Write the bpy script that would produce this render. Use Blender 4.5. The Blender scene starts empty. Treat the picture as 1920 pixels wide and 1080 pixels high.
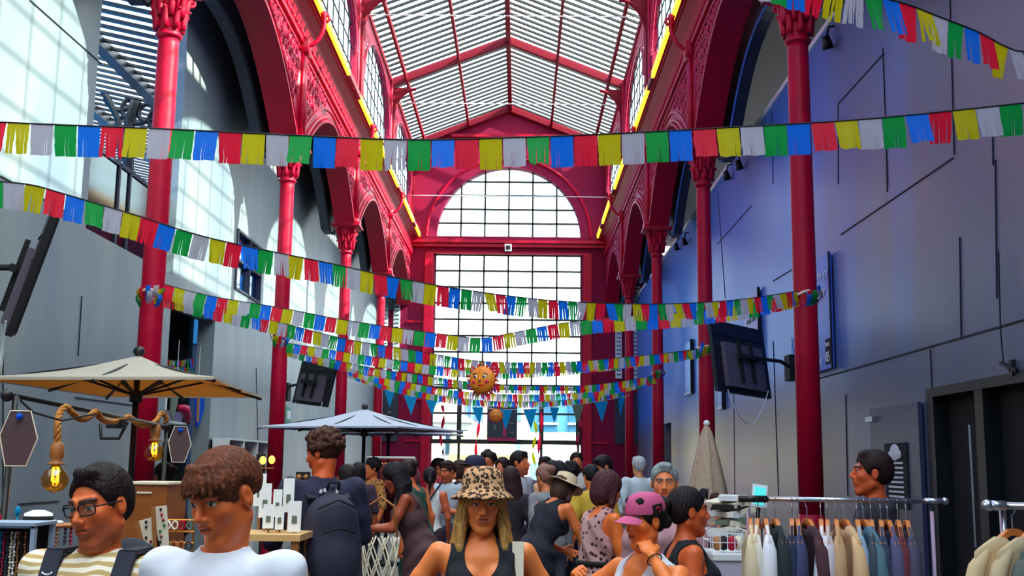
import bpy, bmesh, math, random
import numpy as np
from mathutils import Vector, Matrix, Euler
R = math.radians
random.seed(7)
SC = bpy.context.scene
COL = SC.collection
# ---------------------------------------------------------------- camera, world, sun, exposure
F_PX, PITCH, YAW, ROLL, CAM_H = 2082.77, 0.157147, -0.0087437, 0.0118185, 1.65
CAM = np.array([0.435, 0.0, CAM_H])
_cp, _sp = math.cos(PITCH), math.sin(PITCH)
FW = np.array([math.sin(YAW)*_cp, math.cos(YAW)*_cp, _sp])
RT0 = np.array([math.cos(YAW), -math.sin(YAW), 0.0])
UP0 = np.cross(RT0, FW)
RT = math.cos(ROLL)*RT0 + math.sin(ROLL)*UP0
UP = -math.sin(ROLL)*RT0 + math.cos(ROLL)*UP0
cd = bpy.data.cameras.new('camera'); cam = bpy.data.objects.new('camera', cd); COL.objects.link(cam)
cd.sensor_width = 36.0; cd.lens = F_PX/1920*36.0; cd.clip_start = 0.05; cd.clip_end = 400
mw = Matrix((( RT[0], UP[0], -FW[0], CAM[0]), (RT[1], UP[1], -FW[1], CAM[1]), (RT[2], UP[2], -FW[2], CAM[2]), (0,0,0,1)))
cam.matrix_world = mw
SC.camera = cam
SC.view_settings.view_transform = 'Standard'; SC.view_settings.look = 'None'
SC.view_settings.gamma = 1.0; SC.view_settings.use_curve_mapping = False
SC.view_settings.exposure = 1.15
SC.cycles.use_denoising = True
SC.cycles.max_bounces = 6; SC.cycles.diffuse_bounces = 4; SC.cycles.glossy_bounces = 3
SC.cycles.transparent_max_bounces = 12; SC.cycles.transmission_bounces = 3
SC.cycles.sample_clamp_indirect = 6.0
SC.cycles.caustics_reflective = False; SC.cycles.caustics_refractive = False

def ray(x, y):
    return FW + RT*((x-960)/F_PX) - UP*((y-540)/F_PX)
def atY(x, y, D):
    d = ray(x, y); p = CAM + d*(D/d[1]); return Vector(p)
def atX(x, y, X):
    d = ray(x, y); p = CAM + d*((X-CAM[0])/d[0]); return Vector(p)
def atZ(x, y, Z):
    d = ray(x, y); p = CAM + d*((Z-CAM[2])/d[2]); return Vector(p)

def lin(c):
    return tuple(((v/255.0)/12.92 if v/255.0 <= 0.04045 else ((v/255.0+0.055)/1.055)**2.4) for v in c) + (1.0,)

w = bpy.data.worlds.new('world'); SC.world = w; w.use_nodes = True
nt = w.node_tree; nt.nodes.clear()
o_ = nt.nodes.new('ShaderNodeOutputWorld'); bg = nt.nodes.new('ShaderNodeBackground')
tc = nt.nodes.new('ShaderNodeTexCoord'); sx = nt.nodes.new('ShaderNodeSeparateXYZ')
mr = nt.nodes.new('ShaderNodeMapRange'); mr.inputs['From Min'].default_value = -0.16; mr.inputs['From Max'].default_value = -0.24
cr_ = nt.nodes.new('ShaderNodeMix'); cr_.data_type = 'RGBA'
cr_.inputs[6].default_value = lin((240, 250, 250)); cr_.inputs[7].default_value = (0.015, 0.13, 0.34, 1)
nz = nt.nodes.new('ShaderNodeTexNoise'); nz.inputs['Scale'].default_value = 2.0
# clear blue sky on the west (left) side, bright white haze elsewhere
nt.links.new(tc.outputs['Generated'], sx.inputs[0]); nt.links.new(sx.outputs['X'], mr.inputs['Value'])
nt.links.new(mr.outputs[0], cr_.inputs[0]); nt.links.new(cr_.outputs[2], bg.inputs['Color'])
bg.inputs['Strength'].default_value = 3.2
nt.links.new(bg.outputs[0], o_.inputs[0])

sd = bpy.data.lights.new('sun', 'SUN'); sun = bpy.data.objects.new('sun', sd); COL.objects.link(sun)
sd.energy = 12.0; sd.angle = R(0.5); sd.color = (1.0, 0.90, 0.66)
_dir = Vector((-7.0, 1.6, -4.9)).normalized()
sun.rotation_euler = _dir.to_track_quat('-Z', 'Y').to_euler()
sun.location = (20, 0, 20)

# ---------------------------------------------------------------- materials
def mat(name, c=(128,128,128), rough=0.6, metal=0.0, spec=0.5, emit=None, es=1.0, noise=None, bump=0.0, bscale=40, stretch=(1,1,1), sheen=0, transl=0.0):
    m = bpy.data.materials.new(name); m.use_nodes = True
    t = m.node_tree; b = t.nodes['Principled BSDF']
    col = lin(c) if max(c[:3]) > 1.0 else tuple(c)+(1,)
    b.inputs['Base Color'].default_value = col; b.inputs['Roughness'].default_value = rough
    b.inputs['Metallic'].default_value = metal; b.inputs['Specular IOR Level'].default_value = spec
    if emit is not None:
        b.inputs['Emission Color'].default_value = lin(emit); b.inputs['Emission Strength'].default_value = es
    if noise:                                   # (other colour, scale, contrast)
        c2, sc, con = noise
        tcn = t.nodes.new('ShaderNodeTexCoord'); mp = t.nodes.new('ShaderNodeMapping'); mp.inputs['Scale'].default_value = stretch
        n = t.nodes.new('ShaderNodeTexNoise'); n.inputs['Scale'].default_value = sc; n.inputs['Detail'].default_value = 4
        r = t.nodes.new('ShaderNodeMapRange'); lo_, hi_ = con if isinstance(con, tuple) else (0.5-con, 0.5+con); r.inputs['From Min'].default_value = lo_; r.inputs['From Max'].default_value = hi_
        mx = t.nodes.new('ShaderNodeMix'); mx.data_type = 'RGBA'; mx.inputs[6].default_value = col; mx.inputs[7].default_value = lin(c2)
        t.links.new(tcn.outputs['Object'], mp.inputs[0]); t.links.new(mp.outputs[0], n.inputs['Vector']); t.links.new(n.outputs[0], r.inputs['Value'])
        t.links.new(r.outputs[0], mx.inputs[0]); t.links.new(mx.outputs[2], b.inputs['Base Color'])
    if bump:
        n2 = t.nodes.new('ShaderNodeTexNoise'); n2.inputs['Scale'].default_value = bscale; n2.inputs['Detail'].default_value = 3
        bp = t.nodes.new('ShaderNodeBump'); bp.inputs['Strength'].default_value = bump; bp.inputs['Distance'].default_value = 0.02
        tc2 = t.nodes.new('ShaderNodeTexCoord'); t.links.new(tc2.outputs['Object'], n2.inputs['Vector'])
        t.links.new(n2.outputs[0], bp.inputs['Height']); t.links.new(bp.outputs[0], b.inputs['Normal'])
    if transl > 0:
        tr = t.nodes.new('ShaderNodeBsdfTranslucent'); tr.inputs['Color'].default_value = col
        ms = t.nodes.new('ShaderNodeMixShader'); ms.inputs[0].default_value = transl
        out = t.nodes['Material Output']
        t.links.new(b.outputs[0], ms.inputs[1]); t.links.new(tr.outputs[0], ms.inputs[2]); t.links.new(ms.outputs[0], out.inputs['Surface'])
    return m
def glass(name, tint=(230,245,250), gl=0.12):
    m = bpy.data.materials.new(name); m.use_nodes = True; t = m.node_tree
    t.nodes.remove(t.nodes['Principled BSDF'])
    a = t.nodes.new('ShaderNodeBsdfTransparent'); a.inputs['Color'].default_value = lin(tint)
    g = t.nodes.new('ShaderNodeBsdfGlossy'); g.inputs['Roughness'].default_value = 0.08
    ms = t.nodes.new('ShaderNodeMixShader'); ms.inputs[0].default_value = gl
    t.links.new(a.outputs[0], ms.inputs[1]); t.links.new(g.outputs[0], ms.inputs[2]); t.links.new(ms.outputs[0], t.nodes['Material Output'].inputs['Surface'])
    return m

MT = {}
def mk():
    A = MT
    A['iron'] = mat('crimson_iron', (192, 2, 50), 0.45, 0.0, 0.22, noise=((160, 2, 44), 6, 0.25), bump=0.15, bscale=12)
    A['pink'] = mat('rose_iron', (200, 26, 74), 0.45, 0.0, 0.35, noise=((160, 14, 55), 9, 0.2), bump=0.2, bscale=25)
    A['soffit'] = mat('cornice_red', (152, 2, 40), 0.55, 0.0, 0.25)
    A['endwall'] = mat('magenta_wall', (138, 2, 52), 0.7, 0.0, 0.2, noise=((120, 10, 60), 1.3, 0.25))
    A['roofiron'] = mat('roof_iron', (120, 8, 34), 0.6, 0.0, 0.2)
    A['dark'] = mat('charcoal_panel', (40, 44, 66), 0.6)
    A['black'] = mat('black_iron', (16, 16, 22), 0.45)
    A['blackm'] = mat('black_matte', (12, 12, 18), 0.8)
    A['wall'] = mat('grey_render_left', (112, 124, 142), 0.42, noise=((140, 148, 150), 1.2, 0.22), stretch=(1, 1, 0.25))
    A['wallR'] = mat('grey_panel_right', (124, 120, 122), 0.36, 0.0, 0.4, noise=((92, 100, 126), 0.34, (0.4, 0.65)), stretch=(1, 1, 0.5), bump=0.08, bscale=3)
    t = A['wallR'].node_tree; b = t.nodes['Principled BSDF']       # blue sky sheen painted into the base colour towards the far end, streaky edge
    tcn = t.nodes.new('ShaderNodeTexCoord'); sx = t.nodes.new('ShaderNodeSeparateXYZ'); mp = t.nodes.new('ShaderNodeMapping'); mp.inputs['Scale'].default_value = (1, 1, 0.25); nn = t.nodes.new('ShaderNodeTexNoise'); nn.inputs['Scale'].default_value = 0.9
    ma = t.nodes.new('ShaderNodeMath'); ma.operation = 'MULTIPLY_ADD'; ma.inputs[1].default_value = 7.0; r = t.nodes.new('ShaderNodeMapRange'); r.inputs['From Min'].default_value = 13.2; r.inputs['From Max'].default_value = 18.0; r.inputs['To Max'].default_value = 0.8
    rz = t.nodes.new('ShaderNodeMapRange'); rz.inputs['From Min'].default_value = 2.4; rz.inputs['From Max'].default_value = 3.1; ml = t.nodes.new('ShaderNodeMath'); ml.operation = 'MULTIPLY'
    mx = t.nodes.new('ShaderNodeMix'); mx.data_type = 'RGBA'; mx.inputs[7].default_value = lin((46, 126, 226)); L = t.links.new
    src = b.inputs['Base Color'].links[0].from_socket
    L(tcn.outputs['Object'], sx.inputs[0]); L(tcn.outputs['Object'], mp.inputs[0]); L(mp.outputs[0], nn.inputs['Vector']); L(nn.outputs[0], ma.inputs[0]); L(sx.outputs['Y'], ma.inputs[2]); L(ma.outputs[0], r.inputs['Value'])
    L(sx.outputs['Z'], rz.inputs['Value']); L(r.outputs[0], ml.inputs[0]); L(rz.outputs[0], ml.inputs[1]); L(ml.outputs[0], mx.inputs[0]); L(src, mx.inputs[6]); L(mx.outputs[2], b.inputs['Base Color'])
    A['seam'] = mat('seam_dark', (18, 20, 30), 0.8)
    A['floor'] = mat('stone_floor', (92, 88, 92), 0.5, noise=((70, 68, 76), 3, 0.2))
    A['glass'] = glass('clear_glass'); A['roofglass'] = glass('roof_glass', (236, 250, 250), 0.05)
    A['mesh'] = glass('clerestory_glass', (205, 232, 240), 0.2)
    A['bluepane'] = glass('blue_glass', (90, 190, 240), 0.3)
    A['greyglass'] = glass('smoked_glass', (70, 80, 90), 0.25)
    A['led'] = mat('led_cover', (250, 215, 60), 0.5, emit=(255, 205, 40), es=1.0)
    A['ledoff'] = mat('led_housing', (130, 40, 50), 0.5)
    A['louver'] = mat('white_louver', (225, 238, 242), 0.6)
    A['white'] = mat('white_paint', (235, 238, 242), 0.5)
    A['wood'] = mat('warm_wood', (186, 118, 60), 0.5, noise=((150, 88, 40), 3, 0.2), stretch=(1, 8, 1))
    A['cream'] = mat('cream_canvas', (232, 222, 200), 0.8)
    A['metal'] = mat('brushed_steel', (190, 195, 205), 0.3, 1.0)
    A['yellow'] = mat('flag_yellow', (208, 196, 8), 0.7, transl=0.55)
    A['wht'] = mat('flag_silver', (190, 188, 208), 0.7, transl=0.55)
    A['green'] = mat('flag_green', (8, 165, 72), 0.7, transl=0.55)
    A['blue'] = mat('flag_blue', (6, 118, 248), 0.7, transl=0.55)
    A['red'] = mat('flag_red', (240, 24, 62), 0.7, transl=0.55)
    A['turq'] = mat('pennant_turquoise', (10, 178, 225), 0.7, transl=0.55)
    A['pgrey'] = mat('pennant_grey', (150, 165, 150), 0.7, transl=0.55)
    A['rope'] = mat('jute_rope', (205, 140, 66), 0.9, noise=((160, 96, 36), 60, 0.2), bump=0.5, bscale=120)
mk()

# ---------------------------------------------------------------- mesh helpers
class MB:
    def __init__(s): s.v = []; s.f = []; s.m = []; s.cur = 0
    def add(s, vs, fs):
        n = len(s.v); s.v += [tuple(p) for p in vs]; s.f += [tuple(i+n for i in f) for f in fs]; s.m += [s.cur]*len(fs); return s
    def box(s, c, d, rot=None):
        x, y, z = d[0]/2, d[1]/2, d[2]/2; c = Vector(c)
        vs = [Vector(p) for p in ((-x,-y,-z),(x,-y,-z),(x,y,-z),(-x,y,-z),(-x,-y,z),(x,-y,z),(x,y,z),(-x,y,z))]
        if rot is not None: vs = [rot @ p for p in vs]
        return s.add([p+c for p in vs], [(0,3,2,1),(4,5,6,7),(0,1,5,4),(1,2,6,5),(2,3,7,6),(3,0,4,7)])
    def bb(s, x0, x1, y0, y1, z0, z1): return s.box(((x0+x1)/2,(y0+y1)/2,(z0+z1)/2), (abs(x1-x0),abs(y1-y0),abs(z1-z0)))
    def bar(s, a, b, w, h=None, up=(0,0,1)):
        a, b = Vector(a), Vector(b); d = (b-a); L = d.length
        if L < 1e-6: return s
        d.normalize(); u = Vector(up); r = d.cross(u)
        if r.length < 1e-3: r = d.cross(Vector((1,0,0)))
        r.normalize(); u = r.cross(d)
        rot = Matrix((r, d, u)).transposed()
        return s.box((a+b)/2, (w, L, h or w), rot)
    def tube(s, pts, r, n=8, closed=False, cap=True):
        pts = [Vector(p) for p in pts]; N = len(pts); rs = r if hasattr(r, '__len__') else [r]*N
        ref = Vector((0,0,1)); prev = None; vs = []
        for i, p in enumerate(pts):
            a = pts[(i-1) % N] if (closed or i > 0) else p; b = pts[(i+1) % N] if (closed or i < N-1) else p
            t = (b-a)
            t = t.normalized() if t.length > 1e-9 else Vector((0,0,1))
            if prev is None:
                u = t.cross(ref)
                if u.length < 0.05: u = t.cross(Vector((1,0,0)))
            else:
                u = prev - t*prev.dot(t)
                if u.length < 1e-4: u = t.cross(ref)
            u.normalize(); prev = u; w_ = t.cross(u)
            for k in range(n):
                an = 2*math.pi*k/n; vs.append(p + (u*math.cos(an)+w_*math.sin(an))*rs[i])
        fs = []
        for i in range(N if closed else N-1):
            j = (i+1) % N
            for k in range(n):
                k2 = (k+1) % n; fs.append((i*n+k, i*n+k2, j*n+k2, j*n+k))
        if cap and not closed: fs += [tuple(range(n-1,-1,-1)), tuple((N-1)*n+k for k in range(n))]
        return s.add(vs, fs)
    def lathe(s, prof, c=(0,0,0), n=24, rot=None, cap=True):
        c = Vector(c); vs = []
        for r_, z in prof:
            for k in range(n):
                an = 2*math.pi*k/n; p = Vector((r_*math.cos(an), r_*math.sin(an), z))
                vs.append((rot @ p if rot is not None else p)+c)
        fs = []
        for i in range(len(prof)-1):
            for k in range(n):
                k2 = (k+1) % n; fs.append((i*n+k, i*n+k2, (i+1)*n+k2, (i+1)*n+k))
        if cap: fs += [tuple(range(n-1,-1,-1)), tuple((len(prof)-1)*n+k for k in range(n))]
        return s.add(vs, fs)
    def prism(s, pts, off):
        """closed outline extruded by a vector"""
        n = len(pts); off = Vector(off); a = [Vector(p) for p in pts]
        return s.add(a+[p+off for p in a], [tuple(range(n-1,-1,-1)), tuple(range(n,2*n))]+[(i,(i+1)%n,n+(i+1)%n,n+i) for i in range(n)])
    def ball(s, c, r, n=12, m=8, rot=None):
        rx, ry, rz = (r,r,r) if not hasattr(r,'__len__') else r; c = Vector(c); vs = []
        for i in range(m+1):
            th = math.pi*i/m
            for k in range(n):
                an = 2*math.pi*k/n; p = Vector((rx*math.sin(th)*math.cos(an), ry*math.sin(th)*math.sin(an), rz*math.cos(th)))
                vs.append((rot @ p if rot is not None else p)+c)
        fs = [(i*n+k, (i+1)*n+k, (i+1)*n+(k+1)%n, i*n+(k+1)%n) for i in range(m) for k in range(n)]
        return s.add(vs, fs)
    def strip(s, us, lo, hi, axis, c0, c1):
        """wall with a shaped opening: columns from lo(u) to hi(u), axis 'x' or 'y', thickness c0..c1"""
        def P(u, c, z): return (u, c, z) if axis == 'x' else (c, u, z)
        for a, b in zip(us[:-1], us[1:]):
            la, lb, ha, hb = lo(a), lo(b), hi(a), hi(b)
            if ha-la < 1e-3 and hb-lb < 1e-3: continue
            s.add([P(a,c0,la),P(b,c0,lb),P(b,c1,lb),P(a,c1,la),P(a,c0,ha),P(b,c0,hb),P(b,c1,hb),P(a,c1,ha)],
                  [(0,3,2,1),(4,5,6,7),(0,1,5,4),(2,3,7,6)])
        a, b = us[0], us[-1]
        for e, fl in ((a, 0), (b, 1)):
            s.add([P(e,c0,lo(e)),P(e,c1,lo(e)),P(e,c1,hi(e)),P(e,c0,hi(e))], [(0,1,2,3)])
        return s
    def build(s, name, mats, parent=None, smooth=False, loc=None):
        me = bpy.data.meshes.new(name); me.from_pydata(s.v, [], s.f)
        mats = mats if isinstance(mats, (list, tuple)) else [mats]
        for m_ in mats: me.materials.append(MT[m_] if isinstance(m_, str) else m_)
        if len(mats) > 1: me.polygons.foreach_set('material_index', s.m)
        bm = bmesh.new(); bm.from_mesh(me); bmesh.ops.recalc_face_normals(bm, faces=bm.faces); bm.to_mesh(me); bm.free()
        if smooth: me.polygons.foreach_set('use_smooth', [True]*len(me.polygons)); 
        me.update()
        o = bpy.data.objects.new(name, me); COL.objects.link(o)
        if parent is not None: o.parent = parent
        if loc is not None: o.location = loc
        return o
def tag(o, label=None, cat=None, group=None, kind=None):
    if label: o['label'] = label
    if cat: o['category'] = cat
    if group: o['group'] = group
    if kind: o['kind'] = kind
    return o
def thing(name, label, cat, loc=(0,0,0), rz=0.0, group=None):
    o = bpy.data.objects.new(name, None); COL.objects.link(o); o.location = loc; o.rotation_euler = (0,0,rz); o.empty_display_size = 0.1
    return tag(o, label, cat, group)
def kids(o): return [c for c in bpy.data.objects if c.parent == o]
def dup(root, loc, rz=None, label=None, group=None):
    def cp(o, par):
        c = o.copy(); COL.objects.link(c); c.parent = par
        for ch in KID.get(o.name, None) or kids(o): cp(ch, c)
        return c
    r = cp(root, None); r.location = loc
    if rz is not None: r.rotation_euler = (0,0,rz)
    if label: r['label'] = label
    if group: r['group'] = group
    return r
KID = {}
def struct(mb, name, mats, label=None, smooth=False):
    o = mb.build(name, mats, smooth=smooth); return tag(o, label, None, None, 'structure')
# ---------------------------------------------------------------- the hall: axis along +Y, column rows at x = -3.275 / +3.275
D1, BAY, CX = 11.02, 6.0, 3.275
D0 = D1-BAY; DE = D1+4*BAY          # 5.02 .. 35.02
WX = 4.1                            # faces of the grey box walls behind the columns
ZCAP, ZARC, ZTOP = 6.62, 8.3, 8.95

fl = MB(); fl.bb(-16, 16, -3, 62, -0.1, 0); struct(fl, 'floor', 'floor', 'grey stone market floor')
# right box wall (top at 6.9) with double door recess and seams
def rwall():
    m = MB(); m.cur = 0
    d0, d1, dz = 7.6, 10.0, 2.32
    m.bb(WX, WX+0.25, -3, d0, 0, 6.9); m.bb(WX, WX+0.25, d1, 27.2, 0, 6.9); m.bb(WX, WX+0.25, d0, d1, dz, 6.9)
    m.bb(WX, WX+0.25, 28.6, DE, 0, 6.9); m.bb(WX, WX+0.25, 27.2, 28.6, 2.7, 6.9)
    m.cur = 2; m.bb(WX-0.03, WX+0.3, -3, DE, 6.9, 6.97)
    m.cur = 1
    def seam(a, b, w_=0.014): m.bar((WX-0.002, a[0], a[1]), (WX-0.002, b[0], b[1]), w_, 0.012, up=(1,0,0))
    seam((6.6, 2.73), (14.6, 2.73)); seam((12.0, 5.85), (18.5, 5.85)) if False else None
    def px(p, q): 
        a = atX(p[0], p[1], WX); b = atX(q[0], q[1], WX); seam((a.y, a.z), (b.y, b.z))
    px((1572,195),(1658,100)); px((1572,195),(1572,345)); px((1656,90),(1665,345)); px((1782,0),(1790,290)); px((1577,440),(1788,296)); px((1800,445),(1803,636))
    px((1867,300),(1870,560)); px((1745,655),(1749,742)); px((1450,527),(1486,505)); px((1346,360),(1360,560)); px((1345,458),(1410,385)); px((1586,740),(1590,930)); px((1450,640),(1460,930))
    px((1375,640),(1378,930)); px((1662,270),(1664,360)); px((1862,250),(1863,310)); px((1448,210),(1450,345))
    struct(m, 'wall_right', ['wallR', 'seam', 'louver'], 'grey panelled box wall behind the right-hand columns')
rwall()
def lwall():
    m = MB(); x0, x1 = -WX-0.25, -WX
    ya, yb, yz = 11.27, 14.2, 4.02          # upper opening
    da, db, dz = 14.2, 16.3, 3.7            # tall doorway
    m.bb(x0, x1, -3, ya, 0, 8.6); m.bb(x0, x1, ya, yb, 0, yz)
    m.bb(x0, x1, da, db, dz, 8.6); m.bb(x0, x1, db, 17.3, 0, 8.6); m.bb(x0, x1, 17.3, 19.0, 0, 4.35); m.bb(x0, x1, 17.3, 19.0, 5.3, 8.6); m.bb(x0, x1, 19.0, DE, 0, 8.6)
    m.cur = 1
    def seam(a, b, w_=0.012): m.bar((x1+0.002, a.y, a.z), (x1+0.002, b.y, b.z), w_, 0.012, up=(1,0,0))
    for p, q in (((55,0),(190,120)),((0,330),(128,400)),((153,555),(146,668)),((5,640),(5,1000)),((505,190),(500,300)),((480,690),(485,900)),((140,745),(250,760)),((35,945),(110,940))):
        seam(atX(p[0],p[1],x1), atX(q[0],q[1],x1))
    struct(m, 'wall_left', ['wall', 'seam'], 'pale grey rendered wall behind the left-hand columns')
lwall()
# ---- iron column
def make_column(label):
    t = thing('iron_column', label, 'column', (0,0,0), 0, 'cast iron columns of the nave')
    m = MB(); m.lathe([(0.2,0),(0.2,0.1),(0.17,0.14),(0.15,0.9),(0.16,0.95),(0.135,1.0),(0.15,1.06),(0.15,1.1),(0.128,1.14),(0.122,1.2)], n=28)
    m.build('base', 'iron', t, True)
    m = MB(); m.lathe([(0.122,1.18),(0.118,3.0),(0.108,5.9),(0.106,6.0)], n=28); m.build('shaft', 'iron', t, True)
    m = MB(); m.lathe([(0.106,5.98),(0.135,6.0),(0.14,6.02),(0.115,6.05),(0.115,6.08),(0.13,6.1),(0.125,6.2),(0.14,6.35),(0.19,6.5),(0.2,6.52)], n=28)
    for ring, (z0, hh, r0, n_) in enumerate(((6.08,0.2,0.13,8),(6.2,0.24,0.14,8))):
        for k in range(n_):                       # acanthus leaves
            a = 2*math.pi*(k+0.5*ring)/n_; ca, sa = math.cos(a), math.sin(a)
            pts = []
            for j in range(7):
                u = j/6; rr = r0+0.012+0.075*u**2.2; z = z0+hh*math.sin(u*1.9)/math.sin(1.57)*1.0
                pts.append((rr*ca, rr*sa, z))
            m.tube(pts, [0.032,0.036,0.036,0.032,0.026,0.02,0.012], 6)
    for k in range(4):                            # corner volutes
        a = math.pi/4+k*math.pi/2; ca, sa = math.cos(a), math.sin(a); pts = []
        for j in range(22):
            th = j*0.45; rr = 0.065*(1-j/26)
            u = 0.225+rr*math.cos(th+2.4); z = 6.46+rr*math.sin(th+2.4)
            pts.append((u*ca, u*sa, z))
        m.tube([(0.14*ca,0.14*sa,6.25)]+pts, 0.018, 6)
    m.build('capital', 'iron', t, True)
    m = MB()
    for q, (h_, z) in enumerate(((0.25,6.535),(0.3,6.57))): m.box((0,0,z), (2*h_,2*h_,0.04))
    m.build('abacus', 'iron', t)
    return t
col0 = make_column('x'); first = True
KID = {}
names_side = {-1: 'left', 1: 'right'}
ordn = ['out of frame nearest', 'nearest in view', 'second in view', 'third in view', 'fourth in view']
for side in (-1, 1):
    for i in range(0, 5):
        L = 'red iron column with leafy capital, %s on the %s side' % (ordn[i] if i else 'closest to the entrance', names_side[side])
        if i == 0: continue
        if first: c = col0; first = False; c['label'] = L
        else: c = dup(col0, (0,0,0), label=L)
        c.location = (side*CX, D1+(i-1)*BAY, 0)
# ---- arcade panels with scrollwork
def arch_z(u, zs=6.62, rise=1.23, hs=2.72): 
    q = min(1.0, abs(u)/hs); return zs+rise*(1-q**1.8)
def spiral(m, c, r, turns, flip, side, ph, tr=0.012):
    pts = []
    n = int(16*turns)
    for j in range(n+1):
        th = ph+flip*2*math.pi*turns*j/n; rr = r*(1-0.8*j/n)
        pts.append((0, c[0]+rr*math.cos(th), c[1]+rr*math.sin(th)))
    m.tube([(side, p[1], p[2]) for p in pts], tr, 5)
def arcade(side, i):
    yc = D0+BAY*(i+0.5); m = MB(); rnd = random.Random(i)
    us = [yc+2.72*math.sin(math.pi*(k/40-0.5)) for k in range(41)]
    us = [yc-3.0]+us+[yc+3.0]
    f = lambda u: arch_z(u-yc) if abs(u-yc) < 2.719 else ZCAP
    xa, xb = side*(CX-0.13), side*(CX+0.13)
    m.strip(us, f, lambda u: ZARC, 'y', xa, xb)
    # arch mouldings (proud ribs along the opening)
    m.cur = 1
    for off, r_ in ((0.05,0.035),(0.2,0.018)):
        pts = [(side*(CX-0.15), yc+(2.72+off*0.6)*math.sin(math.pi*(k/32-0.5)), 0) for k in range(33)]
        pts = [(p[0], p[1], arch_z((p[1]-yc)*2.72/(2.72+off*0.6))+off) for p in pts]
        m.tube(pts, r_, 6)
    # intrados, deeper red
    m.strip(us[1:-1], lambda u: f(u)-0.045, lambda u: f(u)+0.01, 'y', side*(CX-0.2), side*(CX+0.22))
    # top moulding with cresting
    m.bb(side*(CX-0.2), side*(CX+0.13), yc-3, yc+3, ZARC-0.06, ZARC+0.02)
    m.bb(side*(CX-0.165), side*(CX+0.1), yc-3, yc+3, ZARC-0.16, ZARC-0.12)
    for k in range(40): m.lathe([(0.02,0),(0.035,0.03),(0.0,0.1)], (side*(CX-0.2), yc-2.92+0.15*k, ZARC+0.02), 5)
    m.cur = 2
    for sgn in (-1, 1):
        for k in range(7):
            z = 6.85+k*0.2
            y_in = None
            for q in range(60):
                uu = 2.98-q*0.05
                if arch_z(uu)+0.28 > z or uu < 0.3: y_in = uu+0.05; break
            wid = 2.8-y_in
            if wid < 0.12: continue
            nn = max(1, int(wid/0.24))
            for j in range(nn):
                cy = y_in+0.08+(j+0.5)*wid/nn*0.95
                if cy > 2.72: continue
                r = min(0.1, wid/nn*0.45)
                spiral(m, (yc+sgn*cy, z+0.02*rnd.uniform(-1,1)), r, 1.6, rnd.choice((-1,1)), side*(CX-0.145), rnd.uniform(0,6.28))
                a = rnd.uniform(0, 6.28)
                m.tube([(side*(CX-0.14), yc+sgn*cy+r*1.1*math.cos(a), z+r*1.1*math.sin(a)), (side*(CX-0.15), yc+sgn*cy+r*1.9*math.cos(a), z+r*1.9*math.sin(a))], [0.02, 0.006], 5)
    struct(m, 'trim_%d' % (i+1+(0 if side < 0 else 5)), ['pink', 'iron', 'pink'], 'red cast iron arch with scrollwork spandrels, bay %d of the %s arcade' % (i+1, names_side[side]))
for side in (-1, 1):
    for i in range(5): arcade(side, i)
# ---- pilasters and brackets above the columns, cove, gutter with light strip
nt_ = 11
for side in (-1, 1):
    for i in range(0, 5):
        y = D0+BAY*i; m = MB()
        for dy in (-0.09, 0, 0.09): m.tube([(side*(CX-0.19), y+dy, 6.62), (side*(CX-0.19), y+dy, ZARC-0.05)], 0.035, 8)
        m.bb(side*(CX-0.16), side*(CX+0.13), y-0.17, y+0.17, 6.6, ZARC)
        m.bb(side*(CX-0.27), side*(CX-0.1), y-0.2, y+0.2, 6.6, 6.72); m.bb(side*(CX-0.26), side*(CX-0.1), y-0.17, y+0.17, ZARC-0.2, ZARC+0.04)
        pts = []                                 # curled bracket up to the gutter
        for k in range(14):
            a = k/13*math.pi*0.62; pts.append((side*(CX-0.2-0.30*math.sin(a)*0.95), y, 8.25+0.42*(1-math.cos(a))))
        m.tube(pts, [0.035]*12+[0.05,0.06], 8)
        pts = [(side*(CX-0.5+0.06*math.cos(a*0.6)), y, 8.72+0.06*math.sin(a*0.6)) for a in range(12)]
        m.tube(pts, 0.025, 6)
        struct(m, 'trim_%d' % nt_, 'iron', 'pilaster and curled bracket above the %s column row' % names_side[side], True); nt_ += 1
    m = MB()
    prof = [(CX-0.1, 8.32), (CX-0.12, 8.5), (CX-0.2, 8.66), (CX-0.33, 8.76), (CX-0.36, 8.76), (CX-0.36, 8.8), (CX+0.05, 8.8), (CX+0.05, 8.32)]
    m.prism([(side*a, D0-3, b) for a, b in prof], (0, BAY*5+3, 0))
    m.cur = 1; m.bb(side*(CX-0.40), side*(CX-0.1), D0-3, DE, 8.8, 8.97)
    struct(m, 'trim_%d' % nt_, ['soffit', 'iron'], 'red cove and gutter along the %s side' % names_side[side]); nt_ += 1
    for k in range(42):                           # strip lights on the gutter edge
        lit = (k % 6 not in (3,)) and not (k in (6, 12, 13, 22) and side < 0)
        m = MB(); y = D0+0.36+k*0.71
        m.bb(side*(CX-0.455), side*(CX-0.40), y-0.34, y+0.34, 8.81, 8.93)
        o = m.build('strip_light', 'led' if lit else 'ledoff')
        tag(o, ('lit yellow strip light' if lit else 'unlit brown strip light')+' on the %s gutter edge' % names_side[side], 'light', 'strip lights along the %s gutter' % names_side[side])
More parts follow.
